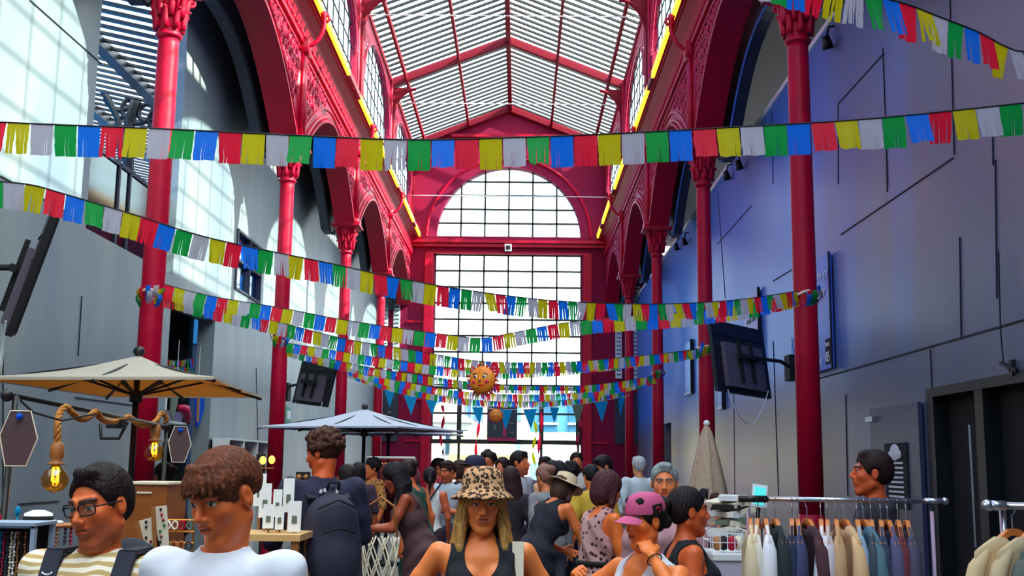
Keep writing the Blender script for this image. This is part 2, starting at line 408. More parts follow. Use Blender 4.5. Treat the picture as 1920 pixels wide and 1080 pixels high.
# ---------------------------------------------------------------- clerestory, roof, end wall
ZE, ZR, EX = 11.85, 13.12, 3.2      # eaves, ridge, eaves half width
wn = 1
for side in (-1, 1):
    for i in range(5):
        ya = D0+BAY*i; yc = ya+3; X = side*EX
        m = MB()
        f = lambda u: 10.2+1.35*math.sqrt(max(0, 1-((u-yc)/2.45)**2)) if abs(u-yc) < 2.45 else 8.97
        us = [ya+0.0, yc-2.451]+[yc+2.45*math.sin(math.pi*(k/24-0.5)) for k in range(25)]+[yc+2.451, ya+6.0]
        m.strip(us, f, lambda u: ZE, 'y', X-0.05*side, X+0.06*side)
        for k in range(13):                       # lattice posts at the bay line
            pass
        for dy in (-0.42, -0.3, 0.3, 0.42):
            if 0 <= i: m.tube([(X-0.1*side, ya+dy+ (0.0), 8.97), (X-0.1*side, ya+dy, ZE)], 0.02, 6)
        for k in range(12):
            z = 9.05+k*0.23; m.tube([(X-0.1*side, ya-0.42, z), (X-0.1*side, ya-0.3, z+0.2)], 0.011, 4); m.tube([(X-0.1*side, ya+0.42, z), (X-0.1*side, ya+0.3, z+0.2)], 0.011, 4)
        m.tube([(X-0.08*side, yc+2.4*math.sin(math.pi*(k/24-0.5)), 10.2+1.3*math.sqrt(max(0,1-math.sin(math.pi*(k/24-0.5))**2))) for k in range(25)], 0.04, 6)
        m.cur = 1
        for k in range(1, 8): m.bb(X-0.012, X+0.012, yc-2.45+k*0.6125-0.01, yc-2.45+k*0.6125+0.01, 8.97, f(yc-2.45+k*0.6125))
        for z in (9.4, 9.85, 10.3, 10.75, 11.15): m.bb(X-0.012, X+0.012, yc-2.4*math.sqrt(max(0,1-max(0,(z-10.2)/1.35)**2)), yc+2.4*math.sqrt(max(0,1-max(0,(z-10.2)/1.35)**2)), z-0.01, z+0.01)
        m.cur = 2; pts = [(X+0.02*side, yc-2.45, 8.97)]+[(X+0.02*side, yc+2.45*math.sin(math.pi*(k/24-0.5)), f(yc+2.4499*math.sin(math.pi*(k/24-0.5)))) for k in range(25)]+[(X+0.02*side, yc+2.45, 8.97)]
        m.add(pts, [tuple(range(len(pts)))])
        struct(m, 'window_%d' % wn, ['pink', 'black', 'mesh'], 'arched clerestory window of bay %d on the %s' % (i+1, names_side[side])); wn += 1
m = MB()                                          # rafters, purlins, ridge, braces
def roofz(x): return ZR-(ZR-ZE)*abs(x)/EX
for i in range(0, 6):
    y = D0+BAY*i - (0.08 if i == 5 else 0)
    for s_ in (-1, 1):
        m.bar((0, y, ZR), (s_*EX, y, ZE), 0.16, 0.2)
        pts = [(s_*(EX-0.08-0.62*(1-math.cos(a))), y, 10.75+0.95*math.sin(a)) for a in [k/10*math.pi/2 for k in range(11)]]
        m.tube(pts, 0.045, 6); m.bar((s_*(EX-0.06), y, 8.97), (s_*(EX-0.06), y, ZE), 0.14, 0.14, up=(0,1,0))
        # solid gusset in the corner
        m.prism([(s_*(EX-0.05), y-0.03, 10.75)]+[(p[0], y-0.03, p[2]) for p in pts]+[(s_*(EX-0.05), y-0.03, 11.75)], (0, 0.06, 0))
m.bar((0, D0-2, ZR+0.02), (0, DE, ZR+0.02), 0.13, 0.22)
for q in (0.42, 0.86):
    for s_ in (-1, 1):
        x = s_*EX*q; m.bar((x, D0-2, roofz(x)-0.06), (x, DE, roofz(x)-0.06), 0.07, 0.14)
for s_ in (-1, 1): m.bar((s_*EX, D0-2, ZE), (s_*EX, DE, ZE), 0.16, 0.16)
struct(m, 'trim_40', 'roofiron', 'dark red iron roof trusses and purlins', False)
m = MB()                                          # glazing bars
for k in range(94):
    y = D0-1.5+k*0.335
    if y > DE-0.1: break
    for s_ in (-1, 1): m.bar((s_*0.06, y, ZR+0.06), (s_*EX, y, ZE+0.09), 0.075, 0.05)
struct(m, 'trim_41', 'black', 'thin dark glazing bars of the roof')
m = MB()
for s_ in (-1, 1): m.add([(0, D0-2, ZR+0.12), (s_*EX, D0-2, ZE+0.13), (s_*EX, DE, ZE+0.13), (0, DE, ZR+0.12)], [(0,1,2,3)])
struct(m, 'ceiling', 'roofglass', 'pitched glass roof of the nave')
for k, (y, z) in enumerate(((17.02, 11.31), (23.02, 11.31), (29.02, 11.31), (34.6, 10.1))):
    m = MB(); m.tube([(-EX, y, z), (EX, y, z)], 0.011, 6); struct(m, 'trim_%d' % (42+k), 'louver', 'thin pale tie rod across the nave')
# end wall
m = MB()
T0, T1 = DE, DE+0.35; HW, LW = 2.34, 2.315
top = lambda x: roofz(x)+0.0 if abs(x) <= EX else 8.97
xs = [-EX, -2.8, -LW-0.001]+[LW*math.sin(math.pi*(k/40-0.5)) for k in range(41)]+[LW+0.001, 2.8, EX]
lun = lambda x: 8.86+2.3*math.sqrt(max(0, 1-(x/LW)**2)) if abs(x) < LW else 8.86
m.strip(xs, lun, top, 'x', T0, T1)
m.bb(-EX-1.3, EX+1.3, T0, T1, 8.28, 8.86)
m.bb(-EX-0.2, -HW, T0, T1, 0, 8.28); m.bb(HW, EX+0.2, T0, T1, 0, 8.28)
m.cur = 1
m.bb(-EX, EX, T0-0.22, T0, 8.62, 8.72); m.bb(-EX, EX, T0-0.15, T0, 8.5, 8.6); m.bb(-HW-0.25, HW+0.25, T0-0.1, T0, 8.28, 8.34)
m.tube([((LW+0.32)*math.sin(math.pi*(k/32-0.5)), T0-0.02, 8.86+2.62*math.cos(math.pi*(k/32-0.5))) for k in range(33)], 0.05, 6)
m.bb(-HW-0.32, -HW-0.05, T0-0.12, T0, 0, 8.3); m.bb(HW+0.05, HW+0.32, T0-0.12, T0, 0, 8.3)
m.bb(-1.9, 1.9, T0-0.12, T0, 12.15, 12.25)
for s_ in (-1, 1):
    for z in (6.05, 4.9, 3.6, 2.3): m.bb(s_*(HW+0.34), s_*EX, T0-0.05, T0, z, z+0.07)
struct(m, 'wall_end', ['endwall', 'iron'], 'magenta gable wall at the far end of the nave')
def grid_window(n, x0, x1, z0, z1, nx, nz, lab, arch=None, mt='black', t_=0.06):
    m = MB(); yy = DE+0.12
    for k in range(nx+1):
        x = x0+(x1-x0)*k/nx; zt = arch(x) if arch else z1
        if zt > z0+0.02: m.bb(x-t_/2, x+t_/2, yy-0.03, yy+0.03, z0, zt)
    for k in range(nz+1):
        z = z0+(z1-z0)*k/nz
        if arch:
            h_ = 1-((z-z0)/2.3)**2
            if h_ <= 0: continue
            w_ = LW*math.sqrt(h_)
        else: w_ = (x1-x0)/2
        m.bb((x0+x1)/2-w_, (x0+x1)/2+w_, yy-0.03, yy+0.03, z-t_/2, z+t_/2)
    m.cur = 1
    if arch: pts = [(LW*math.sin(math.pi*(k/30-0.5)), yy, 8.86+2.3*math.cos(math.pi*(k/30-0.5))) for k in range(31)]
    else: pts = [(x0,yy,z0),(x1,yy,z0),(x1,yy,z1),(x0,yy,z1)]
    m.add(pts, [tuple(range(len(pts)))])
    struct(m, 'window_%d' % n, [mt, 'glass'], lab)
grid_window(20, -LW, LW, 8.86, 8.86+5*0.46, 6, 5, 'semicircular lunette window with a dark grid', arch=lun)
grid_window(21, -HW, HW, 4.1, 8.28, 6, 8, 'tall gridded window of the end wall')
grid_window(22, -HW, HW, 2.32, 4.1, 1, 2, 'street-side glazing above the entrance')
m = MB()
for x in (-1.48, 1.1, 2.25): m.bb(x-0.07, x+0.07, DE, DE+0.14, 2.3, 4.1)
for x in (-1.48, 1.1, 2.25): m.bb(x-0.04, x+0.04, DE, DE+0.1, 0, 2.3)
m.bb(-HW, HW, DE-0.02, DE+0.14, 2.26, 2.4); m.bb(-HW, HW, DE-0.02, DE+0.14, 3.95, 4.05)
struct(m, 'door_1', 'black', 'black framed entrance screen at the far end')
# aisle end walls with white louvred windows
for s_ in (-1, 1):
    m = MB(); a, b = s_*(EX+0.2), s_*7.0
    m.bb(a, b, DE, DE+0.3, 0, 8.3); m.cur = 1
    for (x0, x1) in ((3.42, 3.62), (4.0-0.2, 4.0+0.22)):
        m.bb(s_*x0, s_*x1, DE-0.06, DE, 4.35, 7.3)
        m.cur = 2
        for k in range(22): m.bb(s_*(x0+0.03), s_*(x1-0.03), DE-0.075, DE-0.06, 4.45+k*0.13, 4.48+k*0.13)
        m.cur = 1
    m.cur = 2; m.bb(s_*3.4, s_*4.3, DE-0.05, DE, 2.3, 3.9); m.cur = 1
    struct(m, 'wall_end_%s' % names_side[s_], ['endwall', 'louver', 'dark'], 'end wall of the %s aisle with white louvres' % names_side[s_])
# right aisle: dark ceiling, dark arches and back wall; left aisle: dark arch fascia
for s_ in (-1, 1):
    for i in range(5):
        yc = D0+BAY*(i+0.5); m = MB()
        us = [yc+3*math.sin(math.pi*(k/32-0.5)) for k in range(33)]
        g = lambda u: 6.45+1.17*(1-(abs(u-yc)/2.72)**2.2) if abs(u-yc) < 2.72 else 6.45
        m.strip(us, g, lambda u: 8.6, 'y', s_*3.62, s_*3.78)
        m.cur = 1; m.tube([(s_*3.6, u, g(u)) for u in us[2:-2]], 0.018, 5)
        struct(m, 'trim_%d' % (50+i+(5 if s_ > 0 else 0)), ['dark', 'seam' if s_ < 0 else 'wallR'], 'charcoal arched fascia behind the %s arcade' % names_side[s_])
m = MB(); m.bb(3.4, 12, -3, DE, 8.6, 8.75); m.bb(12, 12.2, -3, DE, 0, 8.75); struct(m, 'ceiling_right_aisle', 'dark', 'dark ceiling over the right aisle')
m = MB(); m.bb(-4.1, -3.4, -3, DE, 8.6, 8.75); struct(m, 'ceiling_left_aisle', 'dark', 'dark strip ceiling over the left aisle')
m = MB(); m.bb(-12, 12, -3.2, -3, 0, 9); struct(m, 'wall_back', 'wall', 'rear wall behind the viewer')
# outer left aisle seen through the high opening: slatted glass roof, round-ringed truss, dark glazed rooms
m = MB()
for k in range(60):
    y = 11+k*0.42; m.bar((-4.3, y, 8.6), (-12.5, y, 10.4), 0.1, 0.05)
for x in (-5.2, -7.4, -9.6): m.bar((x, 10, 8.55+0.2195*(-x-4.3)), (x, 36, 8.55+0.2195*(-x-4.3)), 0.22, 0.25)
struct(m, 'trim_70', 'black', 'dark slats of the outer aisle roof')
m = MB(); m.add([(-4.3,10,8.66),(-12.5,10,10.46),(-12.5,36,10.46),(-4.3,36,8.66)], [(0,1,2,3)]); struct(m, 'ceiling_left_outer', mat('frosted_roof', (200, 215, 240), 0.6, transl=0.6), 'pale blue glass of the outer aisle roof')
m = MB()
def ring(m, c, r, t_=0.05):
    m.tube([(c[0]+r*math.cos(a), c[1], c[2]+r*math.sin(a)) for a in [2*math.pi*k/24 for k in range(24)]], t_, 6, closed=True)
for y in (23.5,):
    prev = None
    for (a, b, r) in ((228,152,0.2),(228,178,0.36),(258,205,0.34),(277,212,0.2),(233,232,0.15),(305,225,0.3),(330,235,0.22)): ring(m, atY(a,b,y), r, 0.055)
    m.tube([atY(a,b,y) for a, b in ((190,120),(215,143),(245,160),(275,180),(300,205),(350,225))], 0.09, 6)
    m.tube([atY(a,b,y) for a, b in ((190,165),(205,190),(222,225),(228,300))], 0.08, 6)
    m.tube([atY(a,b,y) for a, b in ((262,165),(243,230),(240,330))], 0.12, 6)
    m.tube([atY(a,b,y) for a, b in ((265,165),(300,150),(350,120))], 0.12, 6)
struct(m, 'trim_71', 'black', 'dark iron truss with round rings beyond the left wall')
m = MB()
m.bb(-12, -4.6, 24.5, 24.8, 0, 5.9); m.cur = 1
for k in range(7): m.bb(-11.6+k*1.02, -10.75+k*1.02, 24.42, 24.5, 4.2, 5.7)
m.cur = 2; m.bb(-12, -4.6, 24.38, 24.5, 5.85, 5.95)
struct(m, 'wall_far_left', ['dark', 'greyglass', 'wood'], 'lower block with dark glazing beyond the left wall')
m = MB()
m.bb(-4.27, -4.21, 11.27, 14.2, 4.02, 4.98); m.cur = 1
for y in (12.35, 12.7, 14.15): m.bb(-4.29, -4.19, y, y+0.05, 4.02, 5.0)
m.bb(-4.29, -4.19, 11.27, 14.2, 4.98, 5.03)
struct(m, 'window_30', ['greyglass', 'dark'], 'smoked glass parapet in the high opening of the left wall')
m = MB(); m.cur = 1
m.bb(-4.22, -4.16, 17.3, 19.0, 4.35, 5.3); m.cur = 0
for y in (17.3, 18.15, 18.95): m.bb(-4.2, -4.08, y, y+0.05, 4.35, 5.3)
for z in (4.33, 4.8, 5.27): m.bb(-4.2, -4.08, 17.3, 19.0, z, z+0.04)
struct(m, 'window_31', ['dark', 'bluepane'], 'small four-pane blue window in the left wall')
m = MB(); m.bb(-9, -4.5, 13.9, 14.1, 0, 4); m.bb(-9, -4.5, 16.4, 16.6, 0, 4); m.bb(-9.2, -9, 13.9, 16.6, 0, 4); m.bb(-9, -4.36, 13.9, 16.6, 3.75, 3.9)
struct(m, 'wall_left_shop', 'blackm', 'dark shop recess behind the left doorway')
# street beyond the entrance
m = MB(); m.bb(-14, 14, 62, 63, 0, 5.5); m.cur = 1
for k in range(-6, 7): m.bb(k*2.1-0.5, k*2.1+0.5, 61.9, 62, 1.2, 3.0); m.bb(k*2.1-0.5, k*2.1+0.5, 61.9, 62, 4.0, 5.1)
m.cur = 2
for k in range(-6, 7):
    for q in (-0.18, 0.18): m.bb(k*2.1+q-0.02, k*2.1+q+0.02, 61.85, 61.9, 1.2, 5.1)
tag(m.build('street_building', [mat('pink_render', (236, 190, 205), 0.8), mat('house_window', (110, 150, 175), 0.3), 'white']), 'pink rendered building with tall windows across the street', 'building')
m = MB(); m.bb(0.9, 4.5, 50, 52, 0, 4.75); m.cur = 1; m.bb(1.3, 2.1, 49.9, 50, 2.4, 4.5); m.bb(2.6, 3.4, 49.9, 50, 2.4, 4.5); m.cur = 2; m.bb(1.25, 2.15, 49.85, 49.9, 3.4, 3.5); m.bb(2.55, 3.45, 49.85, 49.9, 3.4, 3.5)
tag(m.build('street_building', [mat('teal_render', (120, 196, 214), 0.7), mat('house_window2', (60, 120, 150), 0.3), 'white']), 'turquoise tiled building standing nearer on the right of the street', 'building')
m = MB(); m.bb(-4.6, -1.9, 54, 56, 0, 3.6); m.prism([(-4.8, 53.9, 3.6), (-1.7, 53.9, 3.6), (-3.25, 53.9, 4.7)], (0, 2.2, 0)); m.cur = 1
for x in (-4.1, -3.25, -2.4):
    for z in (2.1, 2.75): m.bb(x-0.3, x+0.3, 53.9, 54, z, z+0.5)
tag(m.build('street_building', [mat('cream_render', (240, 226, 196), 0.8), mat('house_window3', (40, 70, 90), 0.3)]), 'cream gabled house with small dark panes across the street', 'building')
for k, (x0, x1, c, nm) in enumerate(((-2.4, 0.2, (235, 225, 130), 'pale yellow'), (0.6, 2.9, (215, 240, 240), 'pale mint'), (-5, -2.7, (225, 235, 245), 'bluish white'))):
    m = MB(); y = 45
    m.prism([(x0, y, 2.0), (x0, y+2.5, 3.0), (x0, y+2.5, 2.95), (x0, y, 1.95)], (x1-x0, 0, 0)); m.bb(x0, x1, y-0.02, y+0.02, 1.7, 2.0); m.cur = 1
    for x in (x0+0.05, x1-0.05):
        m.bb(x-0.03, x+0.03, y, y+0.06, 0, 2); m.bb(x-0.03, x+0.03, y+2.4, y+2.46, 0, 3)
    m.bb(x0, x1, y+0.3, y+1.0, 0, 0.85)
    tag(m.build('street_stall', [mat('awning_%d' % k, c, 0.8), 'white']), '%s awning of a market stall out in the street' % nm, 'stall')
# sign panel hanging in the entrance
t = thing('hanging_sign', 'dark grey hanging board with magenta strip above the far entrance', 'sign', atY(941, 832, 34.2))
m = MB(); m.box((0, 0, 0.62), (0.92, 0.06, 1.02)); m.build('board', 'dark', t)
m = MB(); m.box((0.08, -0.035, 0.45), (0.1, 0.012, 0.5)); m.box((0, -0.035, 0.13), (0.92, 0.012, 0.09)); m.build('stripe', mat('magenta_ink', (165, 20, 80), 0.6), t)
m = MB(); m.box((-0.2, -0.035, 0.68), (0.2, 0.012, 0.04)); m.box((-0.22, -0.035, 0.5), (0.04, 0.012, 0.14)); m.box((0.3, -0.035, 0.62), (0.16, 0.012, 0.03)); m.box((0.3, -0.035, 0.35), (0.16, 0.012, 0.03)); m.build('pictogram', 'pgrey', t)
m = MB(); m.tube([(-0.4, 0, 1.12), (-0.4, 0.3, 1.75), (-0.4, 0.85, 1.75)], 0.012, 6); m.build('hanger_rod', 'black', t); m = MB(); m.tube([(0.4, 0, 1.12), (0.4, 0.3, 1.75), (0.4, 0.85, 1.75)], 0.012, 6); m.build('hanger_rod', 'black', t)
t = thing('wall_lamp_box', 'small white projector box on the magenta beam above the window', 'light', atY(953, 465, DE-0.16))
m = MB(); m.box((0, 0, 0), (0.22, 0.2, 0.22)); m.build('housing', 'white', t); m = MB(); m.box((0, -0.11, 0), (0.14, 0.02, 0.13)); m.build('lens', 'greyglass', t)
# ---------------------------------------------------------------- paper flag garlands
FLAGW, FLAGH = 0.105, 0.145
def flag_mesh(name, mt, kind, seed):
    """kind 0: whole sheet with a few wavy slits, 1: lower part cut into fringes"""
    rnd = random.Random(seed); m = MB(); nu, nv = 8, 6; ph = rnd.uniform(0, 6); amp = rnd.uniform(0.003, 0.008)
    ncut = 2 if kind == 0 else 4
    cuts = sorted(rnd.sample(range(2, nu-1), 2)) if kind == 0 else [1.6, 3.2, 4.8, 6.4]
    def P(u, v, off=0.0, tw=0.0):
        x = (u/nu-0.5)*FLAGW; z = -v/nv*FLAGH
        y = amp*math.sin(u*1.1+ph)*(v/nv) + 0.012*(v/nv)**2*math.sin(ph+tw) + 0.012*tw*(v/nv)**2
        return (x+off, y, z)
    top = 2 if kind == 0 else 1
    def patch(us, vs, sh=0.0, tw=0.0, g=0.0):
        n = len(m.v); L = len(us); pts = []
        for v in vs:
            q = max(0, (v-top)/(nv-top))
            for i, u in enumerate(us):
                o_ = sh*q + g*q*((-1 if i == L-1 else (1 if i == 0 else 0)))
                pts.append(P(u, v, o_+ (0.0015*math.sin(v*2.3+ph) if q > 0 else 0), tw*q))
        m.add(pts, [(j*L+i, j*L+i+1, (j+1)*L+i+1, (j+1)*L+i) for j in range(len(vs)-1) for i in range(L-1)])
    patch([i for i in range(nu+1)], list(range(top+1)))
    edges = [0]+list(cuts)+[nu]
    for a, b in zip(edges[:-1], edges[1:]):
        k = max(2, int((b-a)+1)); us = [a+(b-a)*i/(k-1) for i in range(k)]
        if kind == 0: patch(us, list(range(top, nv+1)), 0, rnd.uniform(-0.3, 0.3), 0.0012)
        else: patch(us, list(range(top, nv+1)), rnd.uniform(-0.007, 0.007), rnd.uniform(-0.8, 0.8), 0.0028)
    me = bpy.data.meshes.new(name); me.from_pydata(m.v, [], m.f); me.materials.append(MT[mt])
    me.polygons.foreach_set('use_smooth', [True]*len(me.polygons)); me.update()
    return me
FM = {}
for ci, c in enumerate(('yellow', 'wht', 'green', 'blue', 'red')):
    FM[c] = [flag_mesh('flag_sheet', c, 0 if j < 3 else 1, ci*10+j) for j in range(5)]
ORD = ['yellow', 'wht', 'green', 'blue', 'red']
def curve_pts(P):
    """dense polyline through the control points (Catmull-Rom)"""
    P = [Vector(p) for p in P]; out = []
    for i in range(len(P)-1):
        p0, p1, p2, p3 = P[max(0,i-1)], P[i], P[i+1], P[min(len(P)-1,i+2)]
        for k in range(12):
            t = k/12; out.append(0.5*((2*p1)+(p2-p0)*t+(2*p0-5*p1+4*p2-p3)*t*t+(3*p1-p0-3*p2+p3)*t**3))
    out.append(P[-1]); return out
def garland(P, label, start=0, step=1, fringe=0.3, pitch=0.111, seed=1, name='flag_garland', sink=0.0):
    rnd = random.Random(seed); C = curve_pts(P)
    L = [0.0]
    for a, b in zip(C[:-1], C[1:]): L.append(L[-1]+(b-a).length)
    def at(s):
        for i in range(len(C)-1):
            if L[i+1] >= s: return C[i].lerp(C[i+1], (s-L[i])/max(1e-9, L[i+1]-L[i]))
        return C[-1]
    root = thing(name, label, 'bunting', tuple(C[0]), 0, 'strings of paper flags across the nave')
    m = MB(); m.tube([p-C[0] for p in C[::3]]+[C[-1]-C[0]], 0.004, 5); m.build('cord', 'seam', root)
    n = min(99, int(L[-1]/pitch))
    for k in range(n):
        s = (k+0.5)*pitch; p = at(s); a = at(max(0, s-0.05)); b = at(s+0.05); t = (b-a).normalized()
        yaw = math.atan2(t.y, t.x); slope = math.asin(max(-1, min(1, t.z)))
        c = ORD[(start+step*k) % 5]; var = rnd.choice((3, 4)) if rnd.random() < fringe else rnd.choice((0, 1, 2))
        o = bpy.data.objects.new('flag', FM[c][var]); COL.objects.link(o); o.parent = root
        o.location = p-C[0]+Vector((0, 0, -0.002))
        ln = Matrix.Rotation(yaw, 4, 'Z') @ Matrix.Rotation(-slope*0.75, 4, 'Y') @ Matrix.Rotation(rnd.uniform(-0.25, 0.25), 4, 'X')
        o.rotation_euler = ln.to_euler()
    return root
def wire3(pix, A, B):
    """string between two ends in plan; heights read where it hangs"""
    (ax, ay), (bx, by) = A, B; out = []
    for x, y in pix:
        d = ray(x, y)   # intersect with the vertical plane through A and B
        nx, ny = -(by-ay), (bx-ax); t = (nx*(ax-CAM[0])+ny*(ay-CAM[1]))/(nx*d[0]+ny*d[1]); out.append(Vector(CAM+d*t))
    return out
CO = CX-0.0
cL = lambda i: (-CO+0.12, D1+(i-1)*BAY-0.08); cR = lambda i: (CO-0.12, D1+(i-1)*BAY-0.08)
garland([(-3.1,5.02,3.27)]+wire3([(-20,228),(270,240),(520,252),(760,262),(960,258),(1160,250),(1400,237),(1640,222),(1930,192)], (-3.1,5.02), (3.1,5.02))+[(3.1,5.02,3.39)],
        'nearest and largest paper flag garland stretched right across the nave, top of the picture', 0, 1, 0.15, seed=3)
garland(wire3([(1395,-78),(1480,-60),(1560,-38),(1600,-24),(1640,-8),(1700,8),(1760,31),(1830,58),(1930,98)], (0.95,3.45), (3.1,5.02))+[(3.1,5.02,3.75)], 'paper flag garland running off the upper right corner', 1, 1, 0.45, seed=5)
garland(wire3([(-120,330),(0,340),(60,347),(115,362),(270,408),(400,448),(640,498),(715,515),(850,540),(1000,560),(1100,567),(1200,570),(1300,568),(1400,560),(1498,545)], (-3.1,5.02), cR(1)),
        'paper flag garland sloping from the left edge to the nearest right column', 4, -1, 0.35, seed=6)
garland(wire3([(308,533),(400,556),(520,576),(640,599),(760,617),(850,629),(903,634),(960,624),(1060,605),(1160,594),(1280,586),(1400,570),(1500,546)], cL(1), cR(1)),
        'paper flag garland between the two nearest columns with a dip over the sun', 4, 1, 0.3, seed=7)
garland(wire3([(308,550),(400,574),(520,603),(640,634),(740,651),(800,661),(900,677),(1000,680),(1090,677),(1180,669),(1260,661),(1316,654)], cL(1), cR(2)),
        'paper flag garland from the nearest left column to the second right column', 4, 1, 0.35, seed=8)
garland(wire3([(538,643),(600,653),(700,669),(780,681),(860,690),(960,692),(1060,686),(1180,672),(1250,662),(1316,653)], cL(2), cR(2)),
        'paper flag garland between the second pair of columns', 2, 1, 0.35, seed=9)
garland(wire3([(540,650),(600,668),(700,690),(780,702),(850,712),(940,722),(1040,724),(1090,723),(1160,716),(1230,704)], cL(2), cR(3)),
        'paper flag garland from the second left column to the third right column', 0, 1, 0.35, seed=10)
garland(wire3([(654,690),(700,704),(760,716),(850,732),(960,740),(1060,738),(1160,724),(1230,706)], cL(3), cR(3)),
        'paper flag garland between the third pair of columns', 3, 1, 0.35, seed=11)
garland(wire3([(654,695),(700,712),(760,728),(850,745),(940,753),(1040,751),(1110,744),(1172,732)], cL(3), cR(4)),
        'lowest and farthest paper flag garland, reaching the fourth right column', 1, 1, 0.35, seed=12)
# little garlands inside the left doorway
garland([(-4.35,14.3,3.02),(-4.35,15.2,3.0),(-4.35,16.2,3.13)], 'upper of two short flag strings inside the left doorway', 3, 1, 0.3, 0.11, 13, 'short_flag_string')
garland([(-4.35,14.3,2.88),(-4.35,15.2,2.92),(-4.35,16.2,2.99)], 'lower of two short flag strings inside the left doorway', 1, 1, 0.3, 0.11, 14, 'short_flag_string')
# gathered flag ends knotted round the columns
def knot(x, y, z, label, seed):
    rnd = random.Random(seed); t = thing('flag_knot', label, 'bunting', (x, y, z))
    m = MB(); m.tube([(0.128*math.cos(a), 0.128*math.sin(a), 0.02*math.sin(3*a)) for a in [2*math.pi*k/16 for k in range(16)]], 0.014, 6, closed=True); m.build('tie_band', 'cream', t)
    for c in ORD:
        for q in range(2):
            m = MB(); a = rnd.uniform(-2.6, -0.3); 
            p0 = Vector((0.13*math.cos(a), 0.13*math.sin(a), rnd.uniform(-0.02, 0.05))); rad = Vector((math.cos(a), math.sin(a), 0)); tg = Vector((-math.sin(a), math.cos(a), 0)); pts = []
            for i in range(5):
                for j in (-1, 0, 1):
                    pts.append(p0+rad*(0.012+0.03*math.sin(i*1.1+q))+tg*(j*0.025+0.008*math.sin(i+q))+Vector((0, 0, -0.035*i+0.02*q+0.006*j)))
            m.add(pts, [(i*3+j, i*3+j+1, i*3+j+4, i*3+j+3) for i in range(4) for j in range(2)])
            m.build('paper_tail', c, t, True)
knot(-CX, D1, 3.31, 'gathered paper flag ends knotted round the nearest left column', 1)
knot(CX, D1, 3.36, 'gathered paper flag ends knotted round the nearest right column', 2)
knot(-CX, D1+BAY, 3.52, 'gathered paper flag ends knotted round the second left column', 3)
knot(CX, D1+BAY, 3.45, 'gathered paper flag ends knotted round the second right column', 4)
knot(-CX, D1+2*BAY, 3.68, 'gathered paper flag ends knotted round the third left column', 5)
knot(CX, D1+2*BAY, 3.55, 'gathered paper flag ends knotted round the third right column', 6)
# triangular pennants far down the nave
yy = D1+3*BAY-0.2
pts = [atY(x, y, yy) for x, y in ((716,722),(735,732),(770,741),(850,757),(900,764),(960,768),(1040,764),(1087,758),(1127,752),(1168,744),(1180,741)) ]
C = curve_pts(pts)
t = thing('pennant_string', 'string of turquoise triangular pennants low across the far end', 'bunting', tuple(C[0]))
m = MB(); m.tube([p-C[0] for p in C[::3]]+[C[-1]-C[0]], 0.006, 5); m.build('cord', 'cream', t)
for x, c, w_, h_, a in ((731,'turq',22,34,.3),(770,'turq',26,38,.1),(812,'turq',22,30,0),(897,'turq',24,34,-.5),(951,'turq',26,38,.4),(993,'turq',26,38,0),(1040,'turq',20,30,.5),(1084,'pgrey',26,38,.4),(1127,'turq',26,40,0),(1166,'turq',18,38,.7)):
    p = min(C, key=lambda q: abs((960+F_PX*((np.array(q)-CAM)@RT)/((np.array(q)-CAM)@FW))-x)); s = yy/F_PX
    m = MB(); m.prism([(-w_*s/2, 0, 0), (w_*s/2, 0, 0), (w_*s*0.08, 0, -h_*s)], (0, 0.004, 0)); o = m.build('pennant', c, t); o.location = p-C[0]; o.rotation_euler = (R(8), 0, a)
